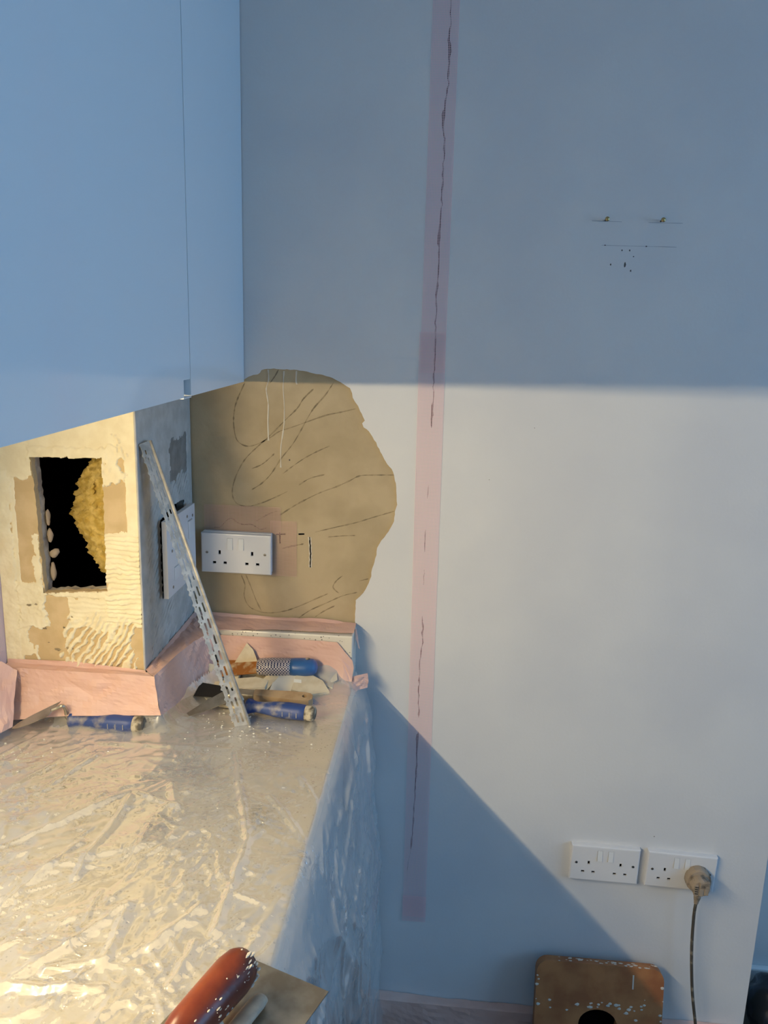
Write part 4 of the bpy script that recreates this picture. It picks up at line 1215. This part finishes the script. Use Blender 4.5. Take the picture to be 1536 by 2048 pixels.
pitch = .0305; holes = []
def slot(xc, zc, w_, h_):
    r = w_ / 2
    o_ = [(xc + r * math.cos(k), zc + h_ / 2 - r + r * math.sin(k)) for k in np.linspace(0, math.pi, 5)]
    o_ += [(xc + r * math.cos(k), zc - h_ / 2 + r + r * math.sin(k)) for k in np.linspace(math.pi, 2 * math.pi, 5)]
    return o_
k = 0; z = .012
while z < LEN - .012:
    holes.append(slot(.0175, z + .004, .0036, .0185))
    holes.append(slot(.0095, z - .001 if z > .02 else z + .003, .0036, .0165))
    if z + .0153 < LEN - .008:
        holes.append(slot(.0085, z + .0170, .0030, .0085))
    holes.append([(.0042 + .0013 * math.cos(q), z + .0085 + .0013 * math.sin(q)) for q in np.linspace(0, 6.2832, 7)[:-1]])
    z += pitch
edge = []
z = 0
while z < LEN:
    edge += [(.0012, z), (.0012, z + .010), (-.0014, z + .0125), (-.0014, z + .0145), (.0005, z + .017), (.0005, z + .021), (-.0012, z + .023), (-.0012, z + .0255), (.0012, z + .028)]
    z += pitch
edge = [e for e in edge if e[1] < LEN - .001]
outer_ = [(WD, 0), (WD, LEN)] + [(.001, LEN)] + edge[::-1]
bm = holed(outer_, holes, bead_map, .0006)
obj('perforated_wing', bm, M['galv'], bd)
bm = holed([(0, 0), (.022, 0), (.022, LEN), (0, LEN)], [slot(.012, .02 + i * pitch, .0036, .018) for i in range(int((LEN - .03) / pitch))],
           lambda a, b, d: bead_map(WD, b, d) + ((Lt - Lb).cross((Rb - Lb)).normalized() * -a if ((Lt - Lb).cross(Rb - Lb)).y < 0 else (Lt - Lb).cross((Rb - Lb)).normalized() * a), .0006)
obj('perforated_wing', bm, M['galv'], bd)
obj('nose', tube([Rb + (Rb - Lb).normalized() * .001 - bd.location, Rt + (Rt - Lt).normalized() * .001 - bd.location], .0030, 10), M['galv'], bd, True)

# ------------------------------------------------------------------ rubble: chips of plaster and paint
def chip(x, y, z, pts, th, m, rot, label, name='plaster_chip', layer=None):
    t_ = None
    bm = holed(pts, [], lambda a, b, d: (a, b, -d + th / 2), th)
    for v in bm.verts: v.co += Vector((random.uniform(-.0012, .0012), random.uniform(-.0012, .0012), random.uniform(-.0006, .0006)))
    o = obj(name, bm, M[m])
    o.location = (x, y, z); o.rotation_euler = tuple(math.radians(q) for q in rot)
    return tag(o, label, 'chip', 'plaster chips on the worktop')


random.seed(21)
chip(-.398, -.0855, .951, [(-.036, -.026), (.036, -.026), (.012, .024), (-.002, .036)], .004, 'chip_tan', (72, 0, 0), 'tan triangular plaster chip standing up behind the scraper')
chip(-.3870, -.140, .924, [(-.045, -.018), (.040, -.012), (.046, .012), (.02, .022), (-.042, .014)], .006, 'chip_tan', (14, 0, 10), 'long flat tan plaster slab in front of the rusty blade')
chip(-.3130, -.128, .925, [(-.024, -.028), (.024, -.028), (.023, .030), (-.018, .030)], .004, 'chip_white', (28, 0, -3), 'square white painted chip below the dotted grip')
chip(-.3490, -.1250, .9245, [(-.014, -.020), (.012, -.024), (.016, .022), (-.006, .026)], .005, 'chip_tan', (30, 10, -22), 'narrow tan chip left of the white square chip')
chip(-.2620, -.120, .926, [(-.034, -.024), (.010, -.028), (.042, -.016), (.024, .012), (-.010, .026), (-.030, .014)], .006, 'chip_tan', (24, 8, 6), 'cracked tan chip below the blue scraper end')
chip(-.2830, -.135, .9225, [(-.008, -.018), (.006, -.022), (.009, .018), (-.006, .020)], .005, 'chip_white', (36, 0, 14), 'sliver of white chip beside the white square chip')
chip(-.2320, -.086, .927, [(-.022, -.020), (.018, -.014), (.024, .016), (-.012, .022)], .004, 'chip_grey', (30, -12, 20), 'grey chip lying rightmost under the plastic near the corner')
chip(-.4620, -.128, .932, [(-.022, -.022), (.018, -.026), (.016, .020), (-.006, .030)], .005, 'chip_grey', (58, -14, 12), 'grey pointed chip leaning left of the bead')
chip(-.4720, -.105, .9235, [(-.018, -.012), (.020, -.014), (.014, .016), (-.012, .018)], .006, 'chip_grey', (20, 10, 40), 'grey chip against the side tape, furthest back on the left')
chip(-.4350, -.158, .9240, [(-.030, -.012), (.026, -.010), (.030, .014), (-.022, .016)], .006, 'chip_tan', (16, -6, 8), 'tan chip left of the bead above the dark blade')
chip(-.4560, -.180, .9210, [(-.018, -.010), (.016, -.014), (.020, .010), (-.010, .014)], .005, 'chip_grey', (10, 12, -18), 'small grey chip left of the dark blade')
chip(-.4280, -.098, .9310, [(-.022, -.016), (.026, -.016), (.020, .018), (-.014, .020)], .005, 'chip_tan', (34, 0, -14), 'tan chip under the end of the rusty blade')
chip(-.3420, -.104, .9215, [(-.040, -.014), (.034, -.018), (.040, .014), (-.030, .018)], .006, 'chip_tan', (6, 0, -8), 'tan chip lying flat underneath the dotted grip')
chip(-.3900, -.2140, .9180, [(-.026, -.010), (.026, -.008), (.022, .012), (-.028, .010)], .006, 'chip_tan', (6, 2, -6), 'tan chip under the trowel tang beside the bead')
chip(-.2480, -.098, .9200, [(-.030, -.014), (.034, -.010), (.028, .014), (-.020, .018)], .005, 'chip_grey', (4, 4, -14), 'flat grey chip beneath the cracked tan chip')
chip(-.3640, -.165, .9185, [(-.034, -.008), (.034, -.010), (.030, .010), (-.030, .008)], .005, 'chip_grey', (8, 0, 4), 'thin grey chip just behind the wooden handle')
# crumbs
bm = bmesh.new(); random.seed(9)
for k in range(150):
    x = random.gauss(-.385, .06); y = -.30 + random.gauss(0, .035) if k % 3 else random.uniform(-.25, -.09)
    if k % 5 == 0: x, y = random.gauss(-.70, .03), random.gauss(-.43, .03)
    if not (-.77 < x < -.2 and y < -.085): continue
    if x < XB + .05 and y > YB - .05: continue
    r = random.uniform(.0007, .0022)
    g = bmesh.ops.create_icosphere(bm, subdivisions=1, radius=r)
    for v in g['verts']: v.co = Vector((x + v.co.x * random.uniform(.7, 1.4), y + v.co.y, ZW + .0058 + r * .4 + v.co.z * .6))
o = obj('plaster_crumbs', bm, M['chip_white']); o['kind'] = 'stuff'
tag(o, 'plaster crumbs scattered on the plastic around the bead foot', 'crumbs')

# ------------------------------------------------------------------ low things by the end wall
# square board with a hand hole, leaning on the wall
bt = thing('stool_top', (.3720, -.105, .003), 'paint-spattered brown wooden stool board with hand hole leaning on the wall', 'board')
WB, HB, TH = .138, .272, .024
def rr(w_, h_, r, n=7):
    o_ = []
    for cx, cy, a0 in ((w_ - r, h_ - r, 0), (-w_ + r, h_ - r, 90), (-w_ + r, r, 180), (w_ - r, r, 270)):
        o_ += [(cx + r * math.cos(math.radians(a0 + 90 * k / (n - 1))), cy + r * math.sin(math.radians(a0 + 90 * k / (n - 1)))) for k in range(n)]
    return o_
hol = [(.0 + .042 * math.cos(k), .140 + .034 * math.sin(k)) for k in np.linspace(0, 6.2832, 29)[:-1]]
bm = holed(rr(WB, HB, .026), [hol], lambda a, b, d: (a, d, b), TH)
bmesh.ops.bevel(bm, geom=[e for e in bm.edges if len(e.link_faces) == 2 and e.calc_face_angle(0) > 1.2], offset=.003, segments=2, affect='EDGES')
obj('board', bm, M['stool'], bt)
obj('hole_dark_back', box(-.118, .118, TH + .0008, TH + .012, .03, .25), M['black'], bt)  # black panel added behind the board to darken the hand hole
bm = bmesh.new(); random.seed(33)
for k in range(90):
    if k < 45: x, z, yv = random.uniform(-.12, .125), HB - random.uniform(-.0002, .0005), random.uniform(.002, .02)
    elif k < 62: x, z, yv = random.choice((-1, 1)) * (WB - random.uniform(0, .006)), random.uniform(.02, .24), -.0003
    else:
        x, z, yv = random.gauss(.01, .05), random.gauss(.180, .010), -.0003
        if (x / .046) ** 2 + ((z - .140) / .038) ** 2 < 1: continue
    r = random.uniform(.001, .0034)
    g = bmesh.ops.create_icosphere(bm, subdivisions=1, radius=r)
    for v in g['verts']: v.co = Vector((x + v.co.x * random.uniform(1, 2.2), yv + v.co.y * (.35 if k >= 45 else 1), z + v.co.z * (.35 if k < 45 else 1.1)))
add_box(bm, .070, .073, -.0008, .0, .225, .256)
o = obj('paint_spatter', bm, M['spatter'], bt); o['kind'] = 'stuff'
bt.rotation_euler = (math.radians(-13), math.radians(.8), math.radians(1))

# dark blue tray on the floor
tr = thing('plastic_tray', (.0, -.16, 0), 'dark blue plastic tray on the floor against the taped skirting', 'tray')
wobj('base', box(-.068, .068, -.29, -.036, .001, .006, bev=.002), M['navy'], tr)
bm = holed([(-.072, -.295), (.072, -.295), (.066, -.030), (-.062, -.030)], [[(-.066, -.289), (.066, -.289), (.060, -.036), (-.056, -.036)]], lambda a, b, d: (a, b, .036 - d), .034)
wobj('rim', bm, M['navy'], tr)
# black bag round the outer corner
bm = bmesh.new(); bmesh.ops.create_icosphere(bm, subdivisions=4, radius=1)
for v in bm.verts:
    c = v.co.copy()
    n = .8 + .45 * float(fbm(np.array([c.x * 2 + 5]), np.array([c.z * 2 + c.y * 1.7]), 3)[0])
    v.co = Vector((.84 + c.x * .085 * n, .085 + c.y * .075 * n, max(.075 + c.z * .078 * n, .0015)))
tag(obj('rubbish_bag', bm, M['bin'], None, True, loc=(.84, .085, 0)), 'shiny black rubbish bag on the floor round the wall corner', 'bag')
# pale film scrap at the corner foot
drape('dust_sheet', 'pale plastic dust sheet edge at the foot of the wall corner', [[(.712, -.03, .10), (.745, -.035, .055), (.80, -.05, .006)], [(.714, -.09, .07), (.75, -.1, .03), (.80, -.11, .004)], [(.716, -.15, .02), (.75, -.16, .01), (.80, -.17, .003)]], 8, .006, m='plastic2', seed=12, cat='sheet')
